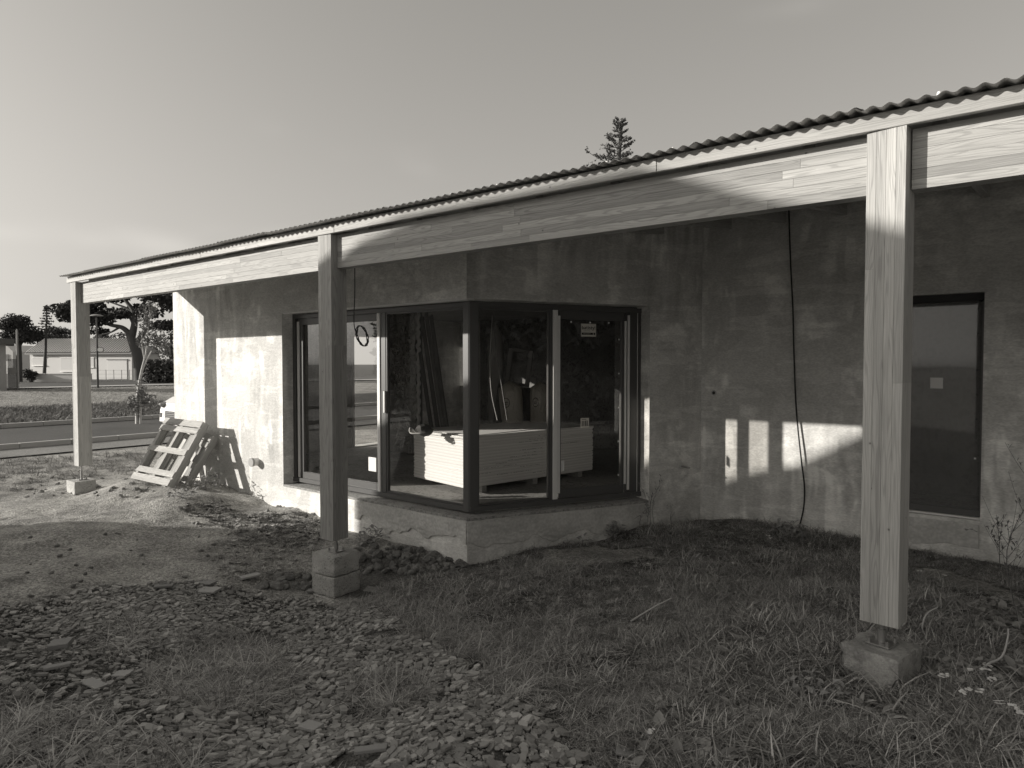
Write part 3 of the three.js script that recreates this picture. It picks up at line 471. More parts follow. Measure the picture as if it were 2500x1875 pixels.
// ---------------------------------------------------------------- inside the room
{ // stack of plasterboard on bearers
  const st = thing('plasterboard_stack', 'tall stack of white plasterboard sheets inside the corner window', 'plasterboard stack', [-5.67, -0.10, -6.36], 0);
  st.rotation.y = -0.2;
  const L = 2.36, W = 1.2;
  for (const z of [-0.3, -1.2, -2.1]) mesh('bearer', cbox(-W, 0, 0, 0.08, z - 0.04, z + 0.04, 0.003), palletWood[0], st);
  const edge = [M(0.70, 0.9), M(0.76, 0.9), M(0.82, 0.9)];
  let y = 0.08; for (let i = 0; i < 50; i++) { const dx = rr(-0.012, 0.012) + (0), dz = rr(-0.01, 0.01), w = i > 47 ? 0.07 : 0; mesh('board', box(-W + dx - w, dx + (i > 47 ? 0.02 : 0), y + 0.0008, y + 0.0128, -L + dz, dz + w * 0.5), edge[i % 3], st); y += 0.0132; }
  const ink = []; for (let r = 0; r < 16; r++) { const x0 = -rr(0.15, 1.5), yy = 0.08 + 0.0132 * (4 + Math.floor(r * 2.7)) + 0.003; for (let k = 0; k < 10 + r % 3 * 9; k++) if (hash(k, r, 6) > 0.25) ink.push(box(0.0125, 0.0135, yy, yy + 0.006, x0 - k * 0.022, x0 - k * 0.022 - 0.006 - hash(k, r, 4) * 0.01)); }
  mesh('edge_print', merge(ink), M(0.12, 0.9), st);
  const lid = mesh('loose_sheet', uvMetres(box(-0.55, 0.02, y + 0.002, y + 0.008, -1.35, -0.1), 1, 1), white, st); lid.rotation.y = 0.12;
}
// foil-faced insulation standing in front of the back wall
const foil = new THREE.MeshStandardMaterial({ color: gray(0.80), roughness: 0.45, metalness: 0.2, bumpMap: foilBump, bumpScale: 0.09 });
function blanket(name, u0, u1, y0, y1, z, label) {
  const n = 110, m = 160, g = new THREE.PlaneGeometry(u1 - u0, y1 - y0, n, m), p = g.attributes.position; for (let i = 0; i < p.count; i++) { const x = p.getX(i), y = p.getY(i); p.setZ(i, 0.03 + 0.11 * (Math.abs(noise(x * 16 + 40 + noise(x * 4 + 9, y * 5 + 9, 99, 99, 504) * 3, y * 5 + 40, 997, 997, 501) - 0.5) * 2) + 0.03 * noise(x * 24 + 9, y * 16 + 70, 997, 997, 502)); } g.translate((u0 + u1) / 2, (y0 + y1) / 2, z); g.computeVertexNormals(); uvMetres(g, 1.6, 1.6);
  const b = thing(name, label, 'insulation'); mesh('foil_face', g, foil, b);
  const e = []; for (let i = 0; i <= 50; i++) { const y = y0 + (y1 - y0) * i / 50; e.push(V(u1 + 0.012 * Math.sin(i * 2.1) + 0.01 * hash(i, 1, 1), y, z + 0.05 + 0.02 * hash(i, 2, 1))); } mesh('folded_edge', tube(e, 0.035, 0.035, 7, 160), new THREE.MeshStandardMaterial({ color: gray(0.85), roughness: 0.45, metalness: 0.2, bumpMap: foilBump, bumpScale: 0.05 }), b);
  mesh('core', box(u0, u1, y0, y1, z - 0.05, z + 0.02), bareBlock, b); return b;
}
blanket('foil_insulation', -9.82, -8.90, -0.09, 2.5, -8.75, 'crinkled dark foil insulation panel standing inside behind the plasterboard');
// long dark rails leaning in the corner
{ const spots = [[1030, 775, 1082, 1040], [1040, 765, 1096, 1040], [1052, 770, 1104, 1036], [1026, 860, 1066, 1046]];
  spots.forEach(([x0, ya, x1, yb], i) => { const a = onZ(x1, yb + 60, -7.9 - i * 0.03), b = onZ(x0, ya, -8.55 - i * 0.02); a.y = -0.09; const L = a.distanceTo(b); const g = cbox(-0.035, 0.035, 0, L, -0.02, 0.02, 0.003); const m = mesh('leaning_rail', g, M([0.10, 0.16, 0.12, 0.09][i], 0.5)); m.position.copy(a); m.quaternion.setFromUnitVectors(V(0, 1, 0), b.clone().sub(a).normalize()); tag(m, 'long dark metal rail leaning beside the foil insulation', 'rail', 'rails leaning inside the room'); }); }
// rolls of insulation in printed bags
function bag(x0, x1, y0, zc, lean, label, words) {
  const a = atDepth((x0 + x1) / 2, y0, zc), w = (x1 - x0) / F_PX * zc, h = a.y + 0.1; const b = thing('insulation_bag', label, 'insulation bag', [a.x, -0.1, a.z], -0.67 + Math.PI / 2 - HEADING + HEADING - 0.25);
  const pts = []; for (let i = 0; i <= 14; i++) { const t = i / 14; pts.push(new THREE.Vector2((i === 0 || i === 14 ? 0.02 : w / 2 * (0.96 + 0.05 * Math.sin(t * 9) - 0.10 * Math.pow(Math.abs(t - 0.5) * 2, 6))), t * h)); }
  const t = canvasTex(512, 512, (c) => { c.fillStyle = '#b5b2ab'; c.fillRect(0, 0, 512, 512); c.fillStyle = '#23221f'; for (const off of [0, 256]) { c.save(); c.translate(off + 150, 420); c.rotate(-Math.PI / 2); c.font = 'bold 54px sans-serif'; c.fillText(words, 0, 0); c.restore(); c.lineWidth = 4; c.strokeStyle = '#23221f'; c.beginPath(); c.arc(off + 220, 120, 26, 0, 7); c.stroke(); c.beginPath(); c.arc(off + 220, 300, 20, 0, 7); c.stroke(); c.fillRect(off + 204, 116, 32, 4); c.fillRect(off + 208, 126, 24, 4); for (let k = 0; k < 5; k++) c.fillRect(off + 190, 350 + k * 14, 40, 4); } });
  const m = mesh('bag', new THREE.LatheGeometry(pts, 28), M(0.85, 0.45, { map: t, bumpMap: foilBump, bumpScale: 0.02 }), b); m.scale.z = 0.8; b.rotation.z = lean; return b;
}
bag(1232, 1290, 930, 10.6, 0.08, 'printed pale insulation bag standing beside another behind the plasterboard', 'isocon');
bag(1288, 1336, 932, 10.7, -0.03, 'printed pale insulation bag half hidden by the sash post', 'isoco');
{ const a = atDepth(1210, 790, 11.2); const m = thing('insulation_roll', 'tall upright roll of pale wrapped insulation in the dark room', 'insulation roll', [a.x, -0.1, a.z]); const pts = []; for (let i = 0; i <= 10; i++) pts.push(new THREE.Vector2(i === 0 || i === 10 ? 0.02 : 0.13 + 0.006 * Math.sin(i * 2), i / 10 * (a.y + 0.1))); mesh('wrap', new THREE.LatheGeometry(pts, 20), M(0.30, 0.7), m); }
{ const a = atDepth(1262, 842, 11), m = thing('spare_window_frame', 'pale window frame leaning in the dark room', 'window frame', [a.x, 1.2, a.z], 0.5); for (const b of [[-0.2, -0.13, 0, 0.6], [0.13, 0.2, 0, 0.6], [-0.13, 0.13, 0.55, 0.6], [-0.13, 0.13, 0, 0.05]]) mesh('rail', cbox(...b, -0.03, 0.03, 0.004), M(0.2), m); m.rotation.z = -0.12; mesh('prop_shelf', box(-0.3, 0.3, -1.29, -0.01, -0.15, 0.1), bareBlock, m); }
for (const [pts, l] of [[[[1202, 770], [1196, 880], [1200, 960], [1214, 1026]], 'thin pale cable hanging in a slack curve inside'], [[[1202, 765], [1212, 860], [1226, 950], [1238, 1026]], 'thin dark cable hanging straight down inside']]) tag(mesh('hanging_cable', tube(pts.map(([x, y]) => atDepth(x, y, 8.6)), 0.006, 0.006, 5, 24), l.includes('pale') ? M(0.45) : M(0.2)), l, 'cable');
{ // knee pad / strap thrown on the stack
  const p = atDepth(1035, 1036, 8.75), t = thing('tool_pouch', 'crumpled dark tool pouch lying on top of the plasterboard', 'tool pouch', [p.x, 0.655, p.z], 0.4); const g = lump(0.11, 9, 0.7); g.translate(0, 0.05, 0); mesh('pouch', g, M(0.06, 0.8), t); mesh('strap', tube([V(-0.1, 0.02, 0.03), V(-0.16, 0.08, 0.06), V(-0.14, 0.02, 0.12), V(0, 0.015, 0.13)], 0.012, 0.012, 5), M(0.4, 0.7), t); }
mesh('pipe', tube([V(-3.6, 0.42, -8.4), V(-4.5, 0.40, -10.2)], 0.03, 0.03, 8), M(0.45), house);

// ---------------------------------------------------------------- pallets
function makePallet() {
  const g = new THREE.Group(); const W = 1.0, L = 1.0, H = 0.12;
  const add = (n, b, k) => mesh(n, uvMetres(cbox(...b, 0.003), 2.4, 0.5, Math.abs(b[1] - b[0]) > Math.abs(b[3] - b[2]) ? 'x' : 'y', rnd(), rnd()), palletWood[k], g);
  for (const [y, w] of [[0, 0.10], [0.125, 0.085], [0.46, 0.09], [0.80, 0.085], [0.90, 0.10]]) add('runner_board', [0, W, y, y + w, -0.018, 0], 2);
  for (const x of [0, W / 2 - 0.04, W - 0.08]) add('stringer', [x + 0.004, x + 0.076, 0.003, L - 0.003, -0.098, -0.0185], 1);
  for (const x of [0.0, 0.24, 0.46, 0.69, 0.90]) add('deck_board', [x, x + 0.098, 0.002, L, -0.117, -0.099], 0);
  return g;
}
function lean(o, bl, tl, name, label) { o.name = numbered(name); o.position.copy(bl); const up = tl.clone().sub(bl).normalize(), xa = V(1, 0, -0.07); xa.addScaledVector(up, -xa.dot(up)).normalize(); const za = xa.clone().cross(up); o.quaternion.setFromRotationMatrix(new THREE.Matrix4().makeBasis(xa, up, za)); o.userData = { label, category: 'pallet', group: 'wooden pallets leaning on the end of the facade' }; scene.add(o); return o; }
const pal = makePallet();
const pal2 = pal.clone();
lean(pal, V(-10.38, -0.10, -4.33), V(-10.40, 0.75, -4.86), 'wooden_pallet', 'sunlit wooden pallet leaning in front of another pallet');
lean(pal2, V(-10.52, -0.20, -4.58), V(-10.40, 0.63, -5.06), 'wooden_pallet', 'wooden pallet leaning on the wall behind another pallet');
console.log('objects done');

// ---------------------------------------------------------------- grass and weeds
function blade(h, w, bend, seg = 3) { // curved tapered strip along y bending to +z
  const pos = [], idx = []; for (let i = 0; i <= seg; i++) { const t = i / seg, ww = w * (1 - t * t * 0.96) / 2, y = h * t * (1 - 0.25 * bend * t), z = h * bend * t * t; pos.push(-ww, y, z, ww, y, z + 0.0); } for (let i = 0; i < seg; i++) { const a = i * 2; idx.push(a, a + 1, a + 2, a + 1, a + 3, a + 2); }
  const g = new THREE.BufferGeometry(); g.setAttribute('position', new THREE.Float32BufferAttribute(pos, 3)); g.setIndex(idx); g.computeVertexNormals(); return g.toNonIndexed();
}
function tuft(n, h, spread, w, bend) { const l = []; for (let i = 0; i < n; i++) { const b = blade(h * rr(0.5, 1.15), w * rr(0.7, 1.3), bend * rr(0.3, 1.6)); b.rotateX(rr(-0.2, 1.0)); b.rotateY(rr(0, 6.283)); b.translate(rr(-spread, spread), 0, rr(-spread, spread)); l.push(b); } return mergeGeometries(l); }
function leaf(L, W, droop) { const n = 4, pos = [], idx = []; for (let i = 0; i <= n; i++) { const t = i / n, w = W * Math.sin(Math.PI * Math.pow(t, 0.8)) / 2 + 0.0008, y = L * 0.5 * t * (1 - droop * t), z = L * t; pos.push(-w, y + w * 0.35, z, 0, y, z, w, y + w * 0.35, z); } for (let i = 0; i < n; i++) for (let k = 0; k < 2; k++) { const a = i * 3 + k; idx.push(a, a + 1, a + 3, a + 1, a + 4, a + 3); } const g = new THREE.BufferGeometry(); g.setAttribute('position', new THREE.Float32BufferAttribute(pos, 3)); g.setIndex(idx); g.computeVertexNormals(); return g.toNonIndexed(); }
function rosette(n, L, W) { const l = []; for (let i = 0; i < n; i++) { const f = leaf(L * rr(0.6, 1.1), W * rr(0.7, 1.2), rr(0.4, 1)); f.rotateX(rr(-0.5, 0.25)); f.rotateY(i / n * 6.283 + rr(-0.4, 0.4)); l.push(f); } return mergeGeometries(l); }
const grassMat = new THREE.MeshStandardMaterial({ color: gray(0.30), roughness: 0.7, side: THREE.DoubleSide });
const weedMat = new THREE.MeshStandardMaterial({ color: gray(0.27), roughness: 0.65, side: THREE.DoubleSide });
const strawMat = new THREE.MeshStandardMaterial({ color: gray(0.36), roughness: 0.85, side: THREE.DoubleSide });
const tufts = []; for (let i = 0; i < 6; i++) tufts.push(tuft(12, rr(0.045, 0.085), 0.04, 0.0042, 1.5)); for (let i = 0; i < 3; i++) tufts.push(tuft(13, rr(0.10, 0.17), 0.035, 0.0045, 1.7));
const rosettes = [rosette(6, 0.05, 0.024), rosette(8, 0.06, 0.02), rosette(6, 0.075, 0.036), rosette(5, 0.09, 0.042)];
function sow(name, label, category, count, poly, accept, geos, mat, size, tint, soft = 0.9) {
  const us = poly.map((p) => p[0]), zs = poly.map((p) => p[1]), u0 = Math.min(...us), u1 = Math.max(...us), z0 = Math.min(...zs), z1 = Math.max(...zs), lists = geos.map(() => []), cols = geos.map(() => []);
  const q = new THREE.Quaternion(), Y = V(0, 1, 0); let n = 0;
  for (let i = 0; i < count * 6 && n < count; i++) { const u = rr(u0, u1), z = rr(z0, z1); if (!inSoft(poly, u, z, soft)) continue; const w = accept(u, z); if (rnd() > w) continue; n++; const k = Math.floor(rnd() * geos.length), s = size(u, z); q.setFromAxisAngle(Y, rr(0, 6.283)).multiply(new THREE.Quaternion().setFromEuler(new THREE.Euler(rr(-0.25, 0.25), 0, rr(-0.25, 0.25)))); lists[k].push(new THREE.Matrix4().compose(V(u, height(u, z) - 0.004, z), q, V(s, s * rr(0.75, 1.2), s))); cols[k].push(gray(tint())); }
  const G = new THREE.Group(); G.name = numbered(name); G.userData = { label, category, kind: 'stuff' }; scene.add(G); lists.forEach((l, k) => { if (l.length) G.add(instanced('blades', geos[k], mat, l, cols[k])); });
}
const clear = (u, z) => (isBare(u, z) || Math.hypot(u + 0.61, z + 3.94) < 0.17 || Math.hypot(u, z) < 0.75 || z < zB + 0.02 || (z < K.z && (u - K.x) * bNor.x + (z - K.z) * bNor.z < 0.03) ? 0 : 1);
const patchy = (u, z) => { const n = fbm((u + 60) / 40, (z + 60) / 40, 60, 60, 3, 601); return sstep(0.33, 0.44, n) * 0.93 + 0.07; };
const patchN = (u, z, s) => sstep(0.3, 0.7, fbm((u + 60) / 40, (z + 60) / 40, 64, 64, 3, s));
const nearW = (u, z) => clamp(2.6 / Math.hypot(u, z), 0.35, 1);
sow('grass', 'short dark grass covering the ground right of the slate', 'grass', 40000, grassPoly, (u, z) => clear(u, z) * patchy(u, z) * nearW(u, z), tufts.slice(0, 6), grassMat, (u, z) => rr(0.6, 1.1) * (0.65 + 1.1 * patchN(u, z, 91)), () => Math.pow(rnd(), 1.6) * 1.5 + 0.4);
sow('long_grass', 'longer bent grass tufts scattered through the lawn', 'grass', 2600, grassPoly, (u, z) => clear(u, z) * sstep(0.5, 0.62, fbm((u + 60) / 40, (z + 60) / 40, 44, 44, 2, 611)), tufts.slice(6), grassMat, () => rr(0.6, 1.1), () => rr(0.6, 1.7));
sow('straw', 'dry pale grass blades lying in the lawn', 'dry grass', 4200, grassPoly, (u, z) => clear(u, z), tufts.slice(6, 8), strawMat, () => rr(0.3, 0.6), () => rr(0.5, 1.4));
const rightPoly = outline([[1750, 1600], [2000, 1500], [2300, 1450], [2600, 1500], [2900, 1900], [2400, 2200], [1600, 2100], [1560, 1800]]);
sow('ground_weeds', 'broad-leaved weeds round the sunken footing', 'weeds', 6500, rightPoly, (u, z) => clear(u, z) * sstep(0.42, 0.56, fbm((u + 60) / 40, (z + 60) / 40, 52, 52, 2, 621)), rosettes, weedMat, () => 0.6 + Math.pow(rnd(), 2) * 0.8, () => rr(0.45, 1.3));
sow('ground_weeds', 'small leafy weeds growing through the lawn', 'weeds', 2600, grassPoly, (u, z) => clear(u, z) * 0.5, rosettes.slice(0, 2), weedMat, () => rr(0.4, 0.9), () => rr(0.5, 1.3));
for (const [poly, n, l] of [[clumpA, 1100, 'bent grass clump growing in the middle of the slate'], [clumpB, 320, 'small grass clump in the slate near the lawn'], [clumpC, 800, 'grass spreading into the slate beside the sand'], [clumpD, 120, 'thin pale grass clump in the slate near the sand']]) sow('grass', l, 'grass', n, poly, clear, tufts.slice(3), grassMat, () => rr(0.6, 1.2), () => Math.pow(rnd(), 1.4) * 1.5 + 0.5, 0.5);
sow('grass', 'sparse grass sprouting across the slate chips', 'grass', 900, slatePoly, (u, z) => (Math.hypot(u, z) > 0.9 ? 0.6 : 0), tufts.slice(0, 5), grassMat, () => rr(0.5, 0.9), () => rr(0.6, 1.6));
const wallFoot = outline([[520, 1225], [700, 1255], [800, 1280], [770, 1330], [560, 1290], [440, 1240]]);
sow('litter', 'dry leaves and weeds along the foot of the sunlit wall', 'leaf litter', 900, wallFoot, (u, z) => (z < zA + 0.03 ? 0 : 1), [...rosettes.slice(0, 2), tufts[1]], M(0.28, 0.9, { side: THREE.DoubleSide }), () => rr(0.4, 1.0), () => rr(0.5, 1.5));
sow('litter', 'dry twigs and grass on the sand beside the block footing', 'leaf litter', 520, litterPoly, () => 1, [tufts[0], tufts[2], rosettes[1]], M(0.42, 0.9, { side: THREE.DoubleSide }), () => rr(0.4, 0.9), () => rr(0.5, 1.5));
const leftPoly = outline([[-100, 1130], [330, 1105], [430, 1170], [300, 1160], [-100, 1200]]);
sow('grass', 'thin dry grass on the lit gravel by the pavement', 'grass', 900, leftPoly, () => 1, tufts, M(0.22, 0.9, { side: THREE.DoubleSide }), () => rr(0.8, 1.6), () => rr(0.5, 1.4));
{ // verge and meadow across the road; verge grass toned dark to carry its shadow
  const band = (u0, u1, z0, z1) => [[u0, z0], [u1, z0], [u1, z1], [u0, z1]];
  const wild = [tuft(12, 0.16, 0.14, 0.014, 1.4), tuft(12, 0.2, 0.16, 0.014, 1.4)];
  sow('verge_grass', 'rough grass on the verge along the far kerb, toned dark for a shadow', 'grass', 4200, band(-30.5, -22.55, -17, -4), () => 1, wild, grassMat, () => rr(0.6, 1.3), () => rr(0.3, 1.0));
  sow('meadow_grass', 'pale dry meadow grass beyond the verge', 'grass', 3000, band(-45, -30, -24, -7), () => 1, wild, M(0.5, 0.9, { side: THREE.DoubleSide }), () => rr(0.4, 0.9), () => rr(0.6, 1.3));
}
// taller single weeds
function stalk(name, label, base, hgt, nb, mat, leafy, group) {
  const t = thing(name, label, 'weed', [base.x, base.y - 0.01, base.z], rr(0, 6), group); const top = V(rr(-0.15, 0.15) * hgt, hgt, rr(-0.15, 0.15) * hgt), mid = V(rr(-0.1, 0.1) * hgt, hgt * 0.5, rr(-0.1, 0.1) * hgt); const c = new THREE.CatmullRomCurve3([V(0, 0, 0), mid, top]);
  const st = [tube([V(0, 0, 0), mid, top], 0.004, 0.0015, 5, 10)], lv = [];
  for (let i = 0; i < nb; i++) { const p = c.getPoint(rr(0.25, 0.95)), a = rr(0, 6.283), l = hgt * rr(0.12, 0.35); const q = p.clone().add(V(Math.cos(a) * l * 0.6, l, Math.sin(a) * l * 0.6)); st.push(tube([p, p.clone().lerp(q, 0.5).add(V(0, -l * 0.08, 0)), q], 0.002, 0.001, 4, 5)); for (let k = 0; k < leafy; k++) { const f = leaf(rr(0.02, 0.05), rr(0.006, 0.014), 0.5); f.rotateX(rr(-1, 0.6)); f.rotateY(rr(0, 6.28)); const r = p.clone().lerp(q, rr(0.2, 1)); f.translate(r.x, r.y, r.z); lv.push(f); } }
  mesh('stem', mergeGeometries(st.map((g) => { const q = strip(g); q.deleteAttribute('uv'); return q; })), mat, t); if (lv.length) mesh('leaves', mergeGeometries(lv), mat, t); return t;
}
const dryMat = M(0.22, 0.9, { side: THREE.DoubleSide });
const stalkMat = M(0.13, 0.9, { side: THREE.DoubleSide });
for (const [x, y, h] of [[1540, 1290, 0.42], [1575, 1300, 0.5], [1590, 1296, 0.48], [1600, 1300, 0.62], [1520, 1298, 0.3], [1640, 1285, 0.25]]) stalk('grass_stalk', 'thin dry grass stalk in front of the wall beside the window', onGround(x, y), h, 7, dryMat, 2, 'dry stalks by the window wall');
stalk('tall_weed', 'tall dry branching weed standing right of the door', onGround(2490, 1530), 1.05, 16, stalkMat, 5);
stalk('tall_weed', 'shorter leafy weed against the wall right of the door', onGround(2440, 1400), 0.55, 10, stalkMat, 6);
stalk('tall_weed', 'lone bare weed stalk rising from the middle of the lawn', onGround(1672, 1530), 0.42, 4, dryMat, 1);
function bush(name, label, x, y, r, h, n, mat) { const p = onGround(x, y), t = thing(name, label, 'weed', [p.x, p.y, p.z]); const l = [], st = []; for (let i = 0; i < n; i++) { const a = rr(0, 6.28), q = r * Math.sqrt(rnd()), yy = h * rr(0.15, 1) * (1 - 0.5 * q / r); const f = leaf(rr(0.04, 0.08), rr(0.02, 0.04), 0.8); f.rotateX(rr(-0.6, 0.5)); f.rotateY(rr(0, 6.28)); f.translate(Math.cos(a) * q, yy, Math.sin(a) * q); l.push(f); if (i % 8 === 0) { const g = strip(tube([V(0, 0, 0), V(Math.cos(a) * q * 0.5, yy * 0.7, Math.sin(a) * q * 0.5), V(Math.cos(a) * q, yy, Math.sin(a) * q)], 0.003, 0.0015, 4, 4)); g.deleteAttribute('uv'); st.push(g); } } mesh('leaves', mergeGeometries(l), mat, t); mesh('stems', mergeGeometries(st), mat, t); }
bush('leafy_weed', 'dark leafy weed growing beside the pallets', 500, 1196, 0.22, 0.34, 90, weedMat);
bush('leafy_weed', 'low spreading weed at the foot of the sunlit wall', 445, 1215, 0.2, 0.14, 70, weedMat);
bush('leafy_weed', 'curly weed growing against the low wall below the window', 1400, 1318, 0.22, 0.16, 130, weedMat);
bush('leafy_weed', 'upright weed at the end of the low wall below the window', 1500, 1312, 0.13, 0.22, 80, weedMat);
bush('leafy_weed', 'leafy weed under the hanging cable', 1925, 1312, 0.2, 0.2, 90, weedMat);
bush('leafy_weed', 'broad dock plant in front of the sunken footing', 1985, 1700, 0.16, 0.14, 60, weedMat);
bush('leafy_weed', 'small weed tucked behind the stacked block footing', 905, 1322, 0.16, 0.18, 70, weedMat);
const petal = M(0.72, 0.8, { side: THREE.DoubleSide });
function flower(x, y, h, r) { const p = onGround(x, y), t = thing('white_flower', 'small white flower head standing in the grass', 'flower', [p.x, p.y, p.z], rr(0, 6), 'white flowers in the grass'); mesh('stem', tube([V(0, 0, 0), V(0.01, h * 0.5, 0), V(0, h, 0.01)], 0.0016, 0.0012, 4, 5), weedMat, t); const l = []; for (let i = 0; i < 9; i++) { const d = new THREE.CircleGeometry(r * 0.38, 6); d.rotateX(-Math.PI / 2 + rr(-0.4, 0.4)); const a = rr(0, 6.28), q = r * rnd(); d.translate(Math.cos(a) * q, h + rr(0, 0.008), Math.sin(a) * q); l.push(d); } mesh('petals', merge(l), petal, t); }
for (const [x, y] of [[2368, 1712], [2366, 1732], [2390, 1752], [2402, 1708], [2420, 1718], [2410, 1675], [2352, 1745], [2438, 1770], [2478, 1790], [2308, 1720], [2300, 1705], [2490, 1812]]) flower(x, y, rr(0.09, 0.15), 0.022);
for (const [x, y] of [[1587, 1838], [1876, 1330], [1882, 1336], [1790, 1400], [1977, 1350], [2306, 1432], [2246, 1420], [1580, 1400]]) flower(x, y, 0.09, 0.02);
for (const [pts, l] of [[[[2385, 1658], [2410, 1622], [2445, 1604], [2460, 1560], [2462, 1535]], 'bent pale twig arching over the weeds beside the sunken footing'], [[[2262, 1560], [2252, 1540], [2262, 1500], [2290, 1482]], 'thin arched dry stem behind the sunken footing'], [[[1540, 1520], [1600, 1480], [1640, 1460]], 'short broken stick lying in the middle of the lawn'], [[[330, 1120], [312, 1105], [303, 1096]], 'dark stick poking from the gravel near the pallets']]) { const m = mesh('twig', tube(pts.map(([x, y], i) => { const q = onGround(pts[0][0] + (x - pts[0][0]) * 0.9, pts[0][1] - i * 4); const r = ray(x, y), t = camera.position.clone().addScaledVector(r, q.clone().sub(camera.position).dot(LOOK)); t.y = Math.max(t.y, height(t.x, t.z) + 0.01); return t; }), 0.007, 0.004, 6, 14), l.startsWith('dark') ? M(0.05) : M(0.42, 0.9)); tag(m, l, 'twig'); }
console.log('plants done');

// ---------------------------------------------------------------- what lies beyond the road
const farTurn = Math.PI / 2 - HEADING;
const groundAt = (x, zc) => { const d = ray(x, HORIZON), p = camera.position.clone().addScaledVector(d, zc); p.y = height(p.x, p.z); return p; };
{ // long low house with a tiled roof
  const p = groundAt(188, 58), h = thing('tiled_house', 'long low house with pale walls and a tiled roof beyond the road', 'house', [p.x, 0.15, p.z], farTurn - 0.22); const px = 58 / F_PX; const X = (x) => (x - 188) * px, Y = (y) => EYE - 0.15 - (y - HORIZON) * px;
  const wallM = M(0.60, 0.9), D = 3.2;
  mesh('wall', box(X(48), X(345), -0.4, Y(861), -D, 0), wallM, h);
  const roofM = M(0.30, 0.9), x0 = X(42), x1 = X(352), ye = Y(862), yr = Y(826);
  { const pos = [[x0, ye, 0.28], [x1, ye, 0.28], [x1 - 1.4, yr, -D / 2], [x0 + 0.2, yr, -D / 2], [x1, ye, -D - 0.5], [x0, ye, -D - 0.5]]; const g = new THREE.BufferGeometry(); g.setAttribute('position', new THREE.Float32BufferAttribute(pos.flat(), 3)); g.setIndex([0, 1, 2, 0, 2, 3, 1, 4, 2, 4, 5, 3, 4, 3, 2, 5, 0, 3, 0, 5, 4, 0, 4, 1]); g.computeVertexNormals(); const r = mesh('roof', g.toNonIndexed(), roofM, h); r.geometry.computeVertexNormals();
    const rows = []; for (let x = x0 + 0.15; x < x1 - 0.1; x += 0.26) { const a = V(x, ye + 0.03, 0.28), t = clamp((x1 - x) / 1.4), b = V(x, ye + 0.03 + (yr - ye) * Math.min(1, t), 0.28 - (D / 2 + 0.28) * Math.min(1, t)); rows.push(tube([a, a.clone().lerp(b, 0.5), b], 0.075, 0.075, 5, 2)); } const tiles = mesh('roof_tiles', merge(rows), M(0.36, 0.9), r); tiles.userData.kind = 'stuff'; }
  const shut = M(0.5, 0.7); for (const [a, b, c, d] of [[58, 96, 873, 892], [142, 180, 874, 906], [222, 238, 874, 896]]) { const w = mesh('window', box(X(a), X(b), Y(d), Y(c), 0.0, 0.05), shut, h); mesh('sill', box(X(a) - 0.05, X(b) + 0.05, Y(d) - 0.06, Y(d), 0.0, 0.12), white, w); mesh('lintel', box(X(a) - 0.05, X(b) + 0.05, Y(c), Y(c) + 0.05, 0.0, 0.08), white, w); }
  mesh('garage_door', box(X(278), X(332), Y(925), Y(879), 0.0, 0.05), M(0.56, 0.7), h); mesh('garage_lintel', box(X(276), X(334), Y(879), Y(877), 0, 0.1), M(0.2), h);
  mesh('gutter', box(x0, x1, ye - 0.12, ye - 0.02, 0.2, 0.32), M(0.25), h);
  const ch = mesh('chimney', box(X(138), X(160), yr - 0.6, Y(813), -D / 2 - 0.4, -D / 2 + 0.4), M(0.55), h); mesh('chimney_cap', box(X(137), X(146), Y(813), Y(805), -D / 2 - 0.2, -D / 2 + 0.2), white, ch);
  const g2 = groundAt(150, 50), w = thing('garden_wall', 'low pale garden wall in front of the tiled house', 'wall', [g2.x, 0.1, g2.z], farTurn); mesh('wall', box((86 - 150) * 50 / F_PX, (222 - 150) * 50 / F_PX, -0.2, 0.68, -0.1, 0.1), M(0.55, 0.9), w); mesh('coping', box((86 - 150) * 50 / F_PX, (222 - 150) * 50 / F_PX, 0.68, 0.74, -0.14, 0.14), M(0.62, 0.9), w);
  const g3 = groundAt(290, 52), f = thing('wire_fence', 'thin wire fence with posts before the garage', 'fence', [g3.x, 0.1, g3.z], farTurn); for (let i = 0; i < 9; i++) mesh('post', box(-1.6 + i * 0.6, -1.57 + i * 0.6, 0, 1.0, 0, 0.04), M(0.35), f); for (const y of [0.35, 0.65, 0.95]) mesh('wire', box(-1.6, 3.2, y, y + 0.015, 0.04, 0.05), M(0.35), f);
  const g4 = groundAt(395, 48), hg = thing('hedge', 'dense clipped hedge beside the tiled house', 'hedge', [g4.x, 0.1, g4.z], farTurn); foliage(hg, 'foliage', boxCloud(2600, -1.1, 2.0, 0.05, 1.75, -0.6, 0.6), 0.16, M(0.085, 0.9, { side: THREE.DoubleSide }));
}
function foliage(parent, name, pts, s, mat) { const pos = [], nor = []; for (const p of pts) { const a = V(rr(-1, 1), rr(-1, 1), rr(-1, 1)).normalize(), b = a.clone().cross(V(rr(-1, 1), rr(-1, 1), rr(-1, 1))).normalize(), n = a.clone().cross(b), q = s * rr(0.5, 1.2); const A = p.clone().addScaledVector(a, q), B = p.clone().addScaledVector(b, q * 0.5), C = p.clone().addScaledVector(a, -q), D = p.clone().addScaledVector(b, -q * 0.5); for (const v of [A, B, C, A, C, D]) { pos.push(v.x, v.y, v.z); nor.push(n.x, n.y, n.z); } } const g = new THREE.BufferGeometry(); g.setAttribute('position', new THREE.Float32BufferAttribute(pos, 3)); g.setAttribute('normal', new THREE.Float32BufferAttribute(nor, 3)); return mesh(name, g, mat, parent); }
function boxCloud(n, x0, x1, y0, y1, z0, z1) { const o = []; for (let i = 0; i < n; i++) o.push(V(rr(x0, x1), rr(y0, y1), rr(z0, z1))); return o; }
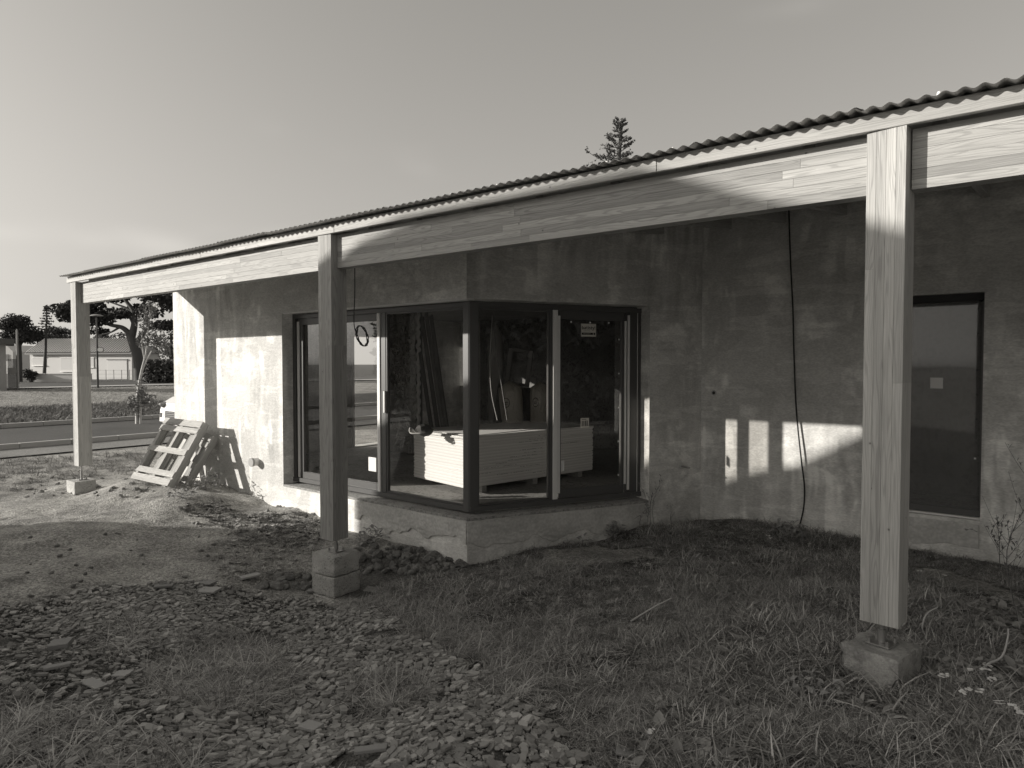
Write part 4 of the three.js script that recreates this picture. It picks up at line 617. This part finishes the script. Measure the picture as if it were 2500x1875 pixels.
function ball(o, n, c, rx, ry, rz) { for (let i = 0; i < n; i++) { const a = rr(0, 6.283), u = rr(-1, 1), r = Math.pow(rnd(), 0.45), k = Math.sqrt(1 - u * u); o.push(V(c.x + Math.cos(a) * k * r * rx, c.y + u * r * ry, c.z + Math.sin(a) * k * r * rz)); } }
const barkM = M(0.09, 0.95), leafDark = M(0.055, 0.9, { side: THREE.DoubleSide }), leafMid = M(0.10, 0.85, { side: THREE.DoubleSide }), leafLight = M(0.17, 0.7, { side: THREE.DoubleSide });
const limbs = (list) => merge(list);
{ // umbrella pine behind the tiled house, seen under the porch beam
  const zc = 52, s = zc / F_PX, b = groundAt(328, zc), t = thing('umbrella_pine', 'spreading umbrella pine with bare forked limbs beyond the tiled house', 'tree', [b.x, b.y, b.z], farTurn); const P = (x, y, z = 0) => V((x - 328) * s, EYE - b.y - (y - HORIZON) * s, z);
  const l = [tube([P(340, 930), P(338, 875), P(326, 838), P(318, 815)], 0.42, 0.30, 8), tube([P(318, 815), P(300, 800), P(270, 793), P(240, 780), P(215, 770)], 0.22, 0.06, 6), tube([P(322, 825), P(330, 790), P(328, 760), P(310, 735), P(300, 715)], 0.28, 0.07, 6), tube([P(328, 775), P(345, 750), P(362, 730), P(370, 712)], 0.16, 0.05, 6), tube([P(335, 835), P(360, 805), P(395, 797), P(430, 795)], 0.2, 0.05, 6), tube([P(326, 760), P(300, 748), P(270, 738)], 0.12, 0.04, 5), tube([P(345, 750), P(385, 735), P(420, 728)], 0.12, 0.04, 5), tube([P(295, 798), P(270, 812), P(245, 818)], 0.1, 0.03, 5), tube([P(310, 735), P(290, 722), P(262, 712)], 0.09, 0.03, 5), tube([P(330, 800), P(318, 775), P(296, 762), P(270, 764)], 0.13, 0.04, 5)];
  mesh('trunk', limbs(l), barkM, t);
  const pts = []; for (const [x, y, rx, ry, n] of [[215, 768, 1.2, 0.45, 420], [240, 780, 1.3, 0.45, 420], [160, 772, 0.9, 0.4, 260], [200, 745, 1.4, 0.45, 420], [270, 762, 1.0, 0.35, 300], [300, 768, 0.8, 0.3, 220], [262, 720, 1.3, 0.5, 420], [300, 708, 1.4, 0.5, 460], [350, 705, 1.4, 0.5, 460], [400, 725, 1.3, 0.5, 420], [425, 745, 0.9, 0.5, 300], [335, 752, 0.9, 0.32, 240], [372, 765, 1.0, 0.4, 280], [400, 795, 0.9, 0.35, 260], [430, 795, 1.0, 0.4, 260], [225, 808, 0.6, 0.3, 120], [185, 758, 1.1, 0.4, 320]]) ball(pts, Math.round(n * 1.8), P(x, y, rr(-1.2, 1.2)), rx * 1.1, ry * 1.15, 1.1);
  foliage(t, 'crown', pts, 0.17, leafDark);
}
function broadTree(label, x, zc, yTop, yTrunk, rx, mat, n, name = 'broadleaf_tree') { const s = zc / F_PX, b = groundAt(x, zc), t = thing(name, label, 'tree', [b.x, b.y, b.z], farTurn), P = (xx, y, z = 0) => V((xx - x) * s, EYE - b.y - (y - HORIZON) * s, z); const h = P(x, yTop).y, h0 = P(x, yTrunk).y; mesh('trunk', merge([tube([V(0, -0.2, 0), V(0.05, h0, 0), V(0, h * 0.8, 0)], 0.22, 0.08, 7), ...[0, 1, 2, 3].map((i) => tube([V(0, h0, 0), V(Math.cos(i * 1.7) * rx * 0.5, (h0 + h) / 2, Math.sin(i * 1.7) * rx * 0.5)], 0.1, 0.03, 5, 3))]), barkM, t); const pts = []; for (let i = 0; i < 16; i++) ball(pts, n / 16, V(rr(-0.62, 0.62) * rx, h0 + (h - h0) * rr(0.18, 0.86), rr(-0.62, 0.62) * rx), rx * 0.42, (h - h0) * 0.2, rx * 0.42); foliage(t, 'crown', pts, s * 3.2, mat); return t; }
broadTree('dense rounded dark tree beside the far lamp post', 46, 50, 768, 850, 1.5, leafDark, 8000);
broadTree('low dark tree rising behind the tiled house roof', 122, 72, 798, 850, 2.8, leafDark, 5000);
broadTree('small bushy tree behind the roof beside the pine', 275, 75, 812, 850, 2.2, leafMid, 1600);
broadTree('round shrub at the end of the garden wall', 72, 49.5, 896, 930, 0.48, leafDark, 900, 'garden_shrub');
broadTree('pale leafy tree glimpsed between hedge and house wall', 418, 55, 790, 880, 1.7, leafMid, 1200);
{ // thin conifer in front of the tiled house
  const zc = 51, s = zc / F_PX, b = groundAt(106, zc), t = thing('slender_conifer', 'slender leaning conifer with a feathery top before the tiled house', 'tree', [b.x, b.y, b.z], farTurn), P = (x, y, z = 0) => V((x - 106) * s, EYE - b.y - (y - HORIZON) * s, z);
  mesh('trunk', tube([P(106, 935), P(110, 880), P(114, 820), P(117, 755)], 0.14, 0.04, 6), barkM, t); const pts = []; for (let i = 0; i < 10; i++) { const y = 752 + i * 6.5, w = (5 + i * 2.2) * s; ball(pts, 60, P(116, y), w, 0.07, w); } ball(pts, 120, P(116, 752), 0.2, 0.2, 0.2); foliage(t, 'crown', pts, 0.09, leafMid);
}
{ // young tree by the road with pale stems
  const b = onGround(337, 1036), zc = 19.6, s = zc / F_PX, t = thing('young_tree', 'young tree with pale twin stems and glossy leaves beside the road', 'tree', [b.x, b.y, b.z], farTurn), P = (x, y, z = 0) => V((x - 337) * s, EYE - b.y - (y - HORIZON) * s, z);
  mesh('trunk', merge([tube([P(334, 1038), P(336, 980), P(343, 930), P(352, 890), P(360, 860), P(366, 800), P(372, 755)], 0.045, 0.012, 6), tube([P(343, 1038), P(344, 975), P(345, 925), P(358, 885), P(378, 850), P(395, 820)], 0.04, 0.01, 6), tube([P(356, 880), P(350, 830), P(356, 780), P(362, 745)], 0.025, 0.008, 5)]), M(0.42, 0.8), t);
  const pts = []; for (const [x, y, rx, ry, n] of [[360, 780, 0.3, 0.35, 200], [375, 820, 0.36, 0.35, 260], [395, 840, 0.3, 0.25, 160], [352, 830, 0.2, 0.3, 120], [372, 750, 0.2, 0.25, 120], [345, 950, 0.16, 0.3, 130], [330, 985, 0.24, 0.25, 150], [352, 975, 0.25, 0.25, 130], [372, 980, 0.2, 0.18, 70], [340, 1005, 0.15, 0.25, 90], [405, 860, 0.2, 0.25, 90]]) ball(pts, n, P(x, y), rx, ry, rx); foliage(t, 'crown', pts, 0.055, leafLight);
}
{ // fir top behind the house
  const zc = 24, s = zc / F_PX, b = groundAt(1500, zc), t = thing('fir_tree', 'fir tree top showing above the corrugated roof edge', 'tree', [b.x, b.y, b.z], farTurn), P = (x, y, z = 0) => V((x - 1505) * s, EYE - b.y - (y - HORIZON) * s, z); const h = P(1505, 302).y;
  const l = [tube([V(0, -0.2, 0), V(-0.05, h * 0.5, 0), P(1515, 360), P(1523, 305)], 0.2, 0.015, 7)], pts = [];
  for (let i = 0; i < 90; i++) { const y = h - 0.05 - Math.pow(i / 90, 1.3) * 4.6, w = (0.14 + (h - y) * 0.45) * rr(0.5, 1.2), a = i * 2.4 + rr(-0.3, 0.3); const o = V(0.18 * clamp(1 - (h - y) / 2), y, 0), tip = V(o.x + Math.cos(a) * w - 0.05 * (h - y), y + w * rr(0.15, 0.6), Math.sin(a) * w); l.push(tube([o, o.clone().lerp(tip, 0.5).add(V(0, -w * 0.06, 0)), tip], 0.016, 0.006, 4, 4)); const nb = 5 + Math.floor(w * 12); for (let k = 0; k < nb; k++) { const q = o.clone().lerp(tip, rr(0.25, 1.02)), side = rr(-1, 1) * w * 0.28; const e2 = q.clone().add(V(-Math.sin(a) * side + Math.cos(a) * 0.06, rr(0, 0.1), Math.cos(a) * side + Math.sin(a) * 0.06)); for (let m = 0; m < 9; m++) pts.push(q.clone().lerp(e2, m / 8).add(V(rr(-0.02, 0.02), rr(-0.02, 0.02), rr(-0.02, 0.02)))); } }
  mesh('trunk', merge(l), barkM, t); foliage(t, 'crown', pts, 0.045, M(0.09, 0.8, { side: THREE.DoubleSide }));
}
{ // lamp post and road sign
  const b = groundAt(43, 46), t = thing('lamp_post', 'thin metal lamp post beside the far gate', 'lamp post', [b.x, b.y, b.z], farTurn); mesh('pole', new THREE.CylinderGeometry(0.06, 0.09, 3.6, 10).translate(0, 1.8, 0), M(0.35), t); mesh('cap', new THREE.CylinderGeometry(0.03, 0.07, 0.12, 10).translate(0, 3.66, 0), M(0.3), t);
  const c = groundAt(238, 40), g = thing('road_sign', 'tall dark post carrying a small ringed road sign and a lamp head', 'road sign', [c.x, c.y, c.z], farTurn), k = 40 / F_PX; mesh('pole', new THREE.CylinderGeometry(0.045, 0.06, (948 - 776) * k, 10).translate(0, (948 - 776) * k / 2, 0), M(0.07), g); mesh('lamp_head', new THREE.SphereGeometry(0.28, 14, 8, 0, 6.283, 0, 1.57).scale(1.3, 0.35, 1.3).translate(0, (948 - 772) * k, 0), M(0.3), g);
  const s = new THREE.Shape(); const w = 0.20, h = 0.145; s.absarc(-w + h, 0, h, Math.PI / 2, Math.PI * 1.5); s.absarc(w - h, 0, h, -Math.PI / 2, Math.PI / 2); const yS = (948 - 854) * k; mesh('sign_border', new THREE.ExtrudeGeometry(s, { depth: 0.02, bevelEnabled: false }).translate(0.22, yS, 0.03), M(0.12), g); const s2 = new THREE.Shape(); s2.absarc(-w + h, 0, h - 0.035, Math.PI / 2, Math.PI * 1.5); s2.absarc(w - h, 0, h - 0.035, -Math.PI / 2, Math.PI / 2); mesh('sign_face', new THREE.ExtrudeGeometry(s2, { depth: 0.012, bevelEnabled: false }).translate(0.22, yS, 0.042), M(0.5), g);
}
{ // gate house corner at the far left
  const b = groundAt(-20, 36), k = 36 / F_PX, t = thing('neighbour_annex', 'corner of a pale annex with an overhanging dark roof beside a gate', 'building', [b.x, b.y, b.z], 1.307), X = (x) => (x + 20) * k, Y = (y) => EYE - b.y - (y - HORIZON) * k; mesh('wall', box(X(-60), X(8), -0.3, Y(838), -3, 0), M(0.32, 0.9), t); mesh('roof', box(X(-70), X(22), Y(840), Y(826), -3.4, 0.5).rotateZ(-0.03), M(0.10), t);
  const c = groundAt(28, 38), g = thing('metal_gate', 'barred metal gate with a plain panel beside the annex', 'gate', [c.x, c.y, c.z], farTurn), q = 38 / F_PX; for (let i = 0; i < 9; i++) mesh('bar', box((-8 + i * 2.4) * q, (-8 + i * 2.4) * q + 0.02, 0, 1.7, 0, 0.02), M(0.06), g); mesh('panel', box(-8 * q, 13 * q, 0.85, 1.2, 0.02, 0.05), M(0.5), g); mesh('gate_post', box(13 * q, 16 * q, 0, 1.9, -0.03, 0.05), M(0.3), g);
  const d = groundAt(20, 80), w = thing('white_house', 'white gabled house far behind the metal gate', 'house', [d.x, d.y, d.z], farTurn), r = 80 / F_PX; const s = new THREE.Shape(); for (const [i, [x, y]] of [[-40, 950], [12, 950], [12, 858], [-4, 842], [-40, 842]].entries()) s[i ? 'lineTo' : 'moveTo'](x * r, -(y - HORIZON) * r + EYE - d.y); s.closePath(); mesh('wall', new THREE.ExtrudeGeometry(s, { depth: 5, bevelEnabled: false }).translate(0, 0, -5), M(0.7), w); mesh('window', box(-8 * r, 2 * r, EYE - d.y - (880 - HORIZON) * r, EYE - d.y - (865 - HORIZON) * r, 0, 0.04), M(0.25), w);
}
{ // parked car: only its nose shows past the wall
  const c = thing('parked_car', 'white parked car with its nose past the end of the house', 'car', [-18.2, height(-18.2, -9), -8.8]);
  const s = new THREE.Shape(); const prof = [[0.02, 0.30], [0.0, 0.55], [-0.05, 0.72], [-0.30, 0.86], [-0.95, 0.98], [-1.25, 1.06], [-1.95, 1.46], [-3.2, 1.50], [-3.9, 1.12], [-4.2, 1.02], [-4.25, 0.35], [-4.1, 0.24], [-0.1, 0.22]]; prof.forEach(([z, y], i) => s[i ? 'lineTo' : 'moveTo'](z, y)); s.closePath();
  const body = new THREE.ExtrudeGeometry(s, { depth: 1.52, bevelEnabled: true, bevelThickness: 0.12, bevelSize: 0.07, bevelSegments: 4 }); body.translate(0, 0, -0.76); body.rotateY(-Math.PI / 2); mesh('body', body, new THREE.MeshPhysicalMaterial({ color: gray(0.80), roughness: 0.35, clearcoat: 1, clearcoatRoughness: 0.05 }), c);
  for (const q of [-1, 1]) { const hl = lump(0.13, 4, 0.9); hl.scale(0.9, 0.7, 1.1); hl.translate(q * 0.68, 0.72, 0.0); mesh('headlight', hl, M(0.22, 0.1), c); mesh('fog_light', cbox(q * 0.72 - 0.07, q * 0.72 + 0.07, 0.36, 0.50, 0.0, 0.09, 0.02), black, c); }
  mesh('grille', cbox(-0.5, 0.5, 0.34, 0.56, 0.02, 0.09, 0.02), black, c); for (let i = 0; i < 4; i++) mesh('grille_bar', cbox(-0.5, 0.5, 0.37 + i * 0.05, 0.385 + i * 0.05, 0.085, 0.10, 0.003), M(0.3, 0.3), c);
  for (const [x, z] of [[-0.78, -0.75], [0.78, -0.75], [-0.78, -3.4], [0.78, -3.4]]) { const w = new THREE.Group(); w.name = 'wheel'; c.add(w); w.position.set(x, 0.32, z); w.rotation.z = Math.PI / 2; mesh('tyre', new THREE.TorusGeometry(0.24, 0.085, 10, 24).rotateX(Math.PI / 2), black, w); mesh('rim', new THREE.CylinderGeometry(0.2, 0.2, 0.12, 16), M(0.4, 0.4), w); }
  const wsh = new THREE.BufferGeometry(); mesh('windscreen', box(-0.62, 0.62, 0, 0.78, -0.005, 0.005).rotateX(-1.05).translate(0, 1.10, -1.22), M(0.04, 0.1), c);
}
{ // unseen hedge added opposite the facade to darken the reflection in the large window
  const h = thing('added_dark_hedge', 'added unseen dark hedge opposite the window front, darkening its reflection', 'hedge', [-36, -0.2, 22]); foliage(h, 'foliage', boxCloud(9000, -1.2, 17, 0, 5.6, -1, 1), 0.35, M(0.06, 0.9, { side: THREE.DoubleSide })); mesh('core', box(-1, 16.8, 0, 5.3, -0.5, 0.5), M(0.05, 1), h);
}
{ // unseen tall hedge added past the porch end so the window mirrors dark
  const h = thing('added_porch_hedge', 'added unseen tall hedge past the porch end, darkening the window reflection', 'hedge', [9.5, -0.2, -7]); foliage(h, 'foliage', boxCloud(9000, -0.8, 0.8, 0, 3.9, -7, 6), 0.22, M(0.05, 0.9, { side: THREE.DoubleSide })); mesh('core', box(-0.3, 0.3, 0, 3.7, -6.8, 5.8), M(0.03, 1), h);
}
// house behind the photographer that shades the yard: half-hipped gable, its profile read from the shadow's edge
{
  const n = thing('neighbouring_house', 'neighbouring gabled house behind the yard that shades it', 'house', [0, 0, 0]); const zG = 3, D = 5;
  const prof = [[-14.22, -0.6], [-14.22, 4.05], [-13.0, 4.54], [-12.6, 4.64], [-11.85, 5.08], [-11.3, 5.31], [-10.6, 5.41], [-8.44, 5.43], [-7.92, 5.20], [-7.1, 4.85], [-4.2, 3.6], [-4.2, -0.6]];
  const s = new THREE.Shape(); prof.forEach(([x, y], i) => s[i ? 'lineTo' : 'moveTo'](x - 0.27, y + 0.02)); s.closePath(); mesh('wall', uvMetres(strip(new THREE.ExtrudeGeometry(s, { depth: D, bevelEnabled: false }).translate(0, 0, zG)), 8, 4), M(0.62, 0.9, { map: plasterTex }), n);
  for (const x of [-11.6, -7.4]) { const w = mesh('window', box(x, x + 1.1, 0.9, 2.1, zG - 0.03, zG + 0.02), M(0.05, 0.15), n); mesh('sill', box(x - 0.05, x + 1.15, 0.82, 0.9, zG - 0.10, zG), white, w); }
}
renderer.render(scene, camera);
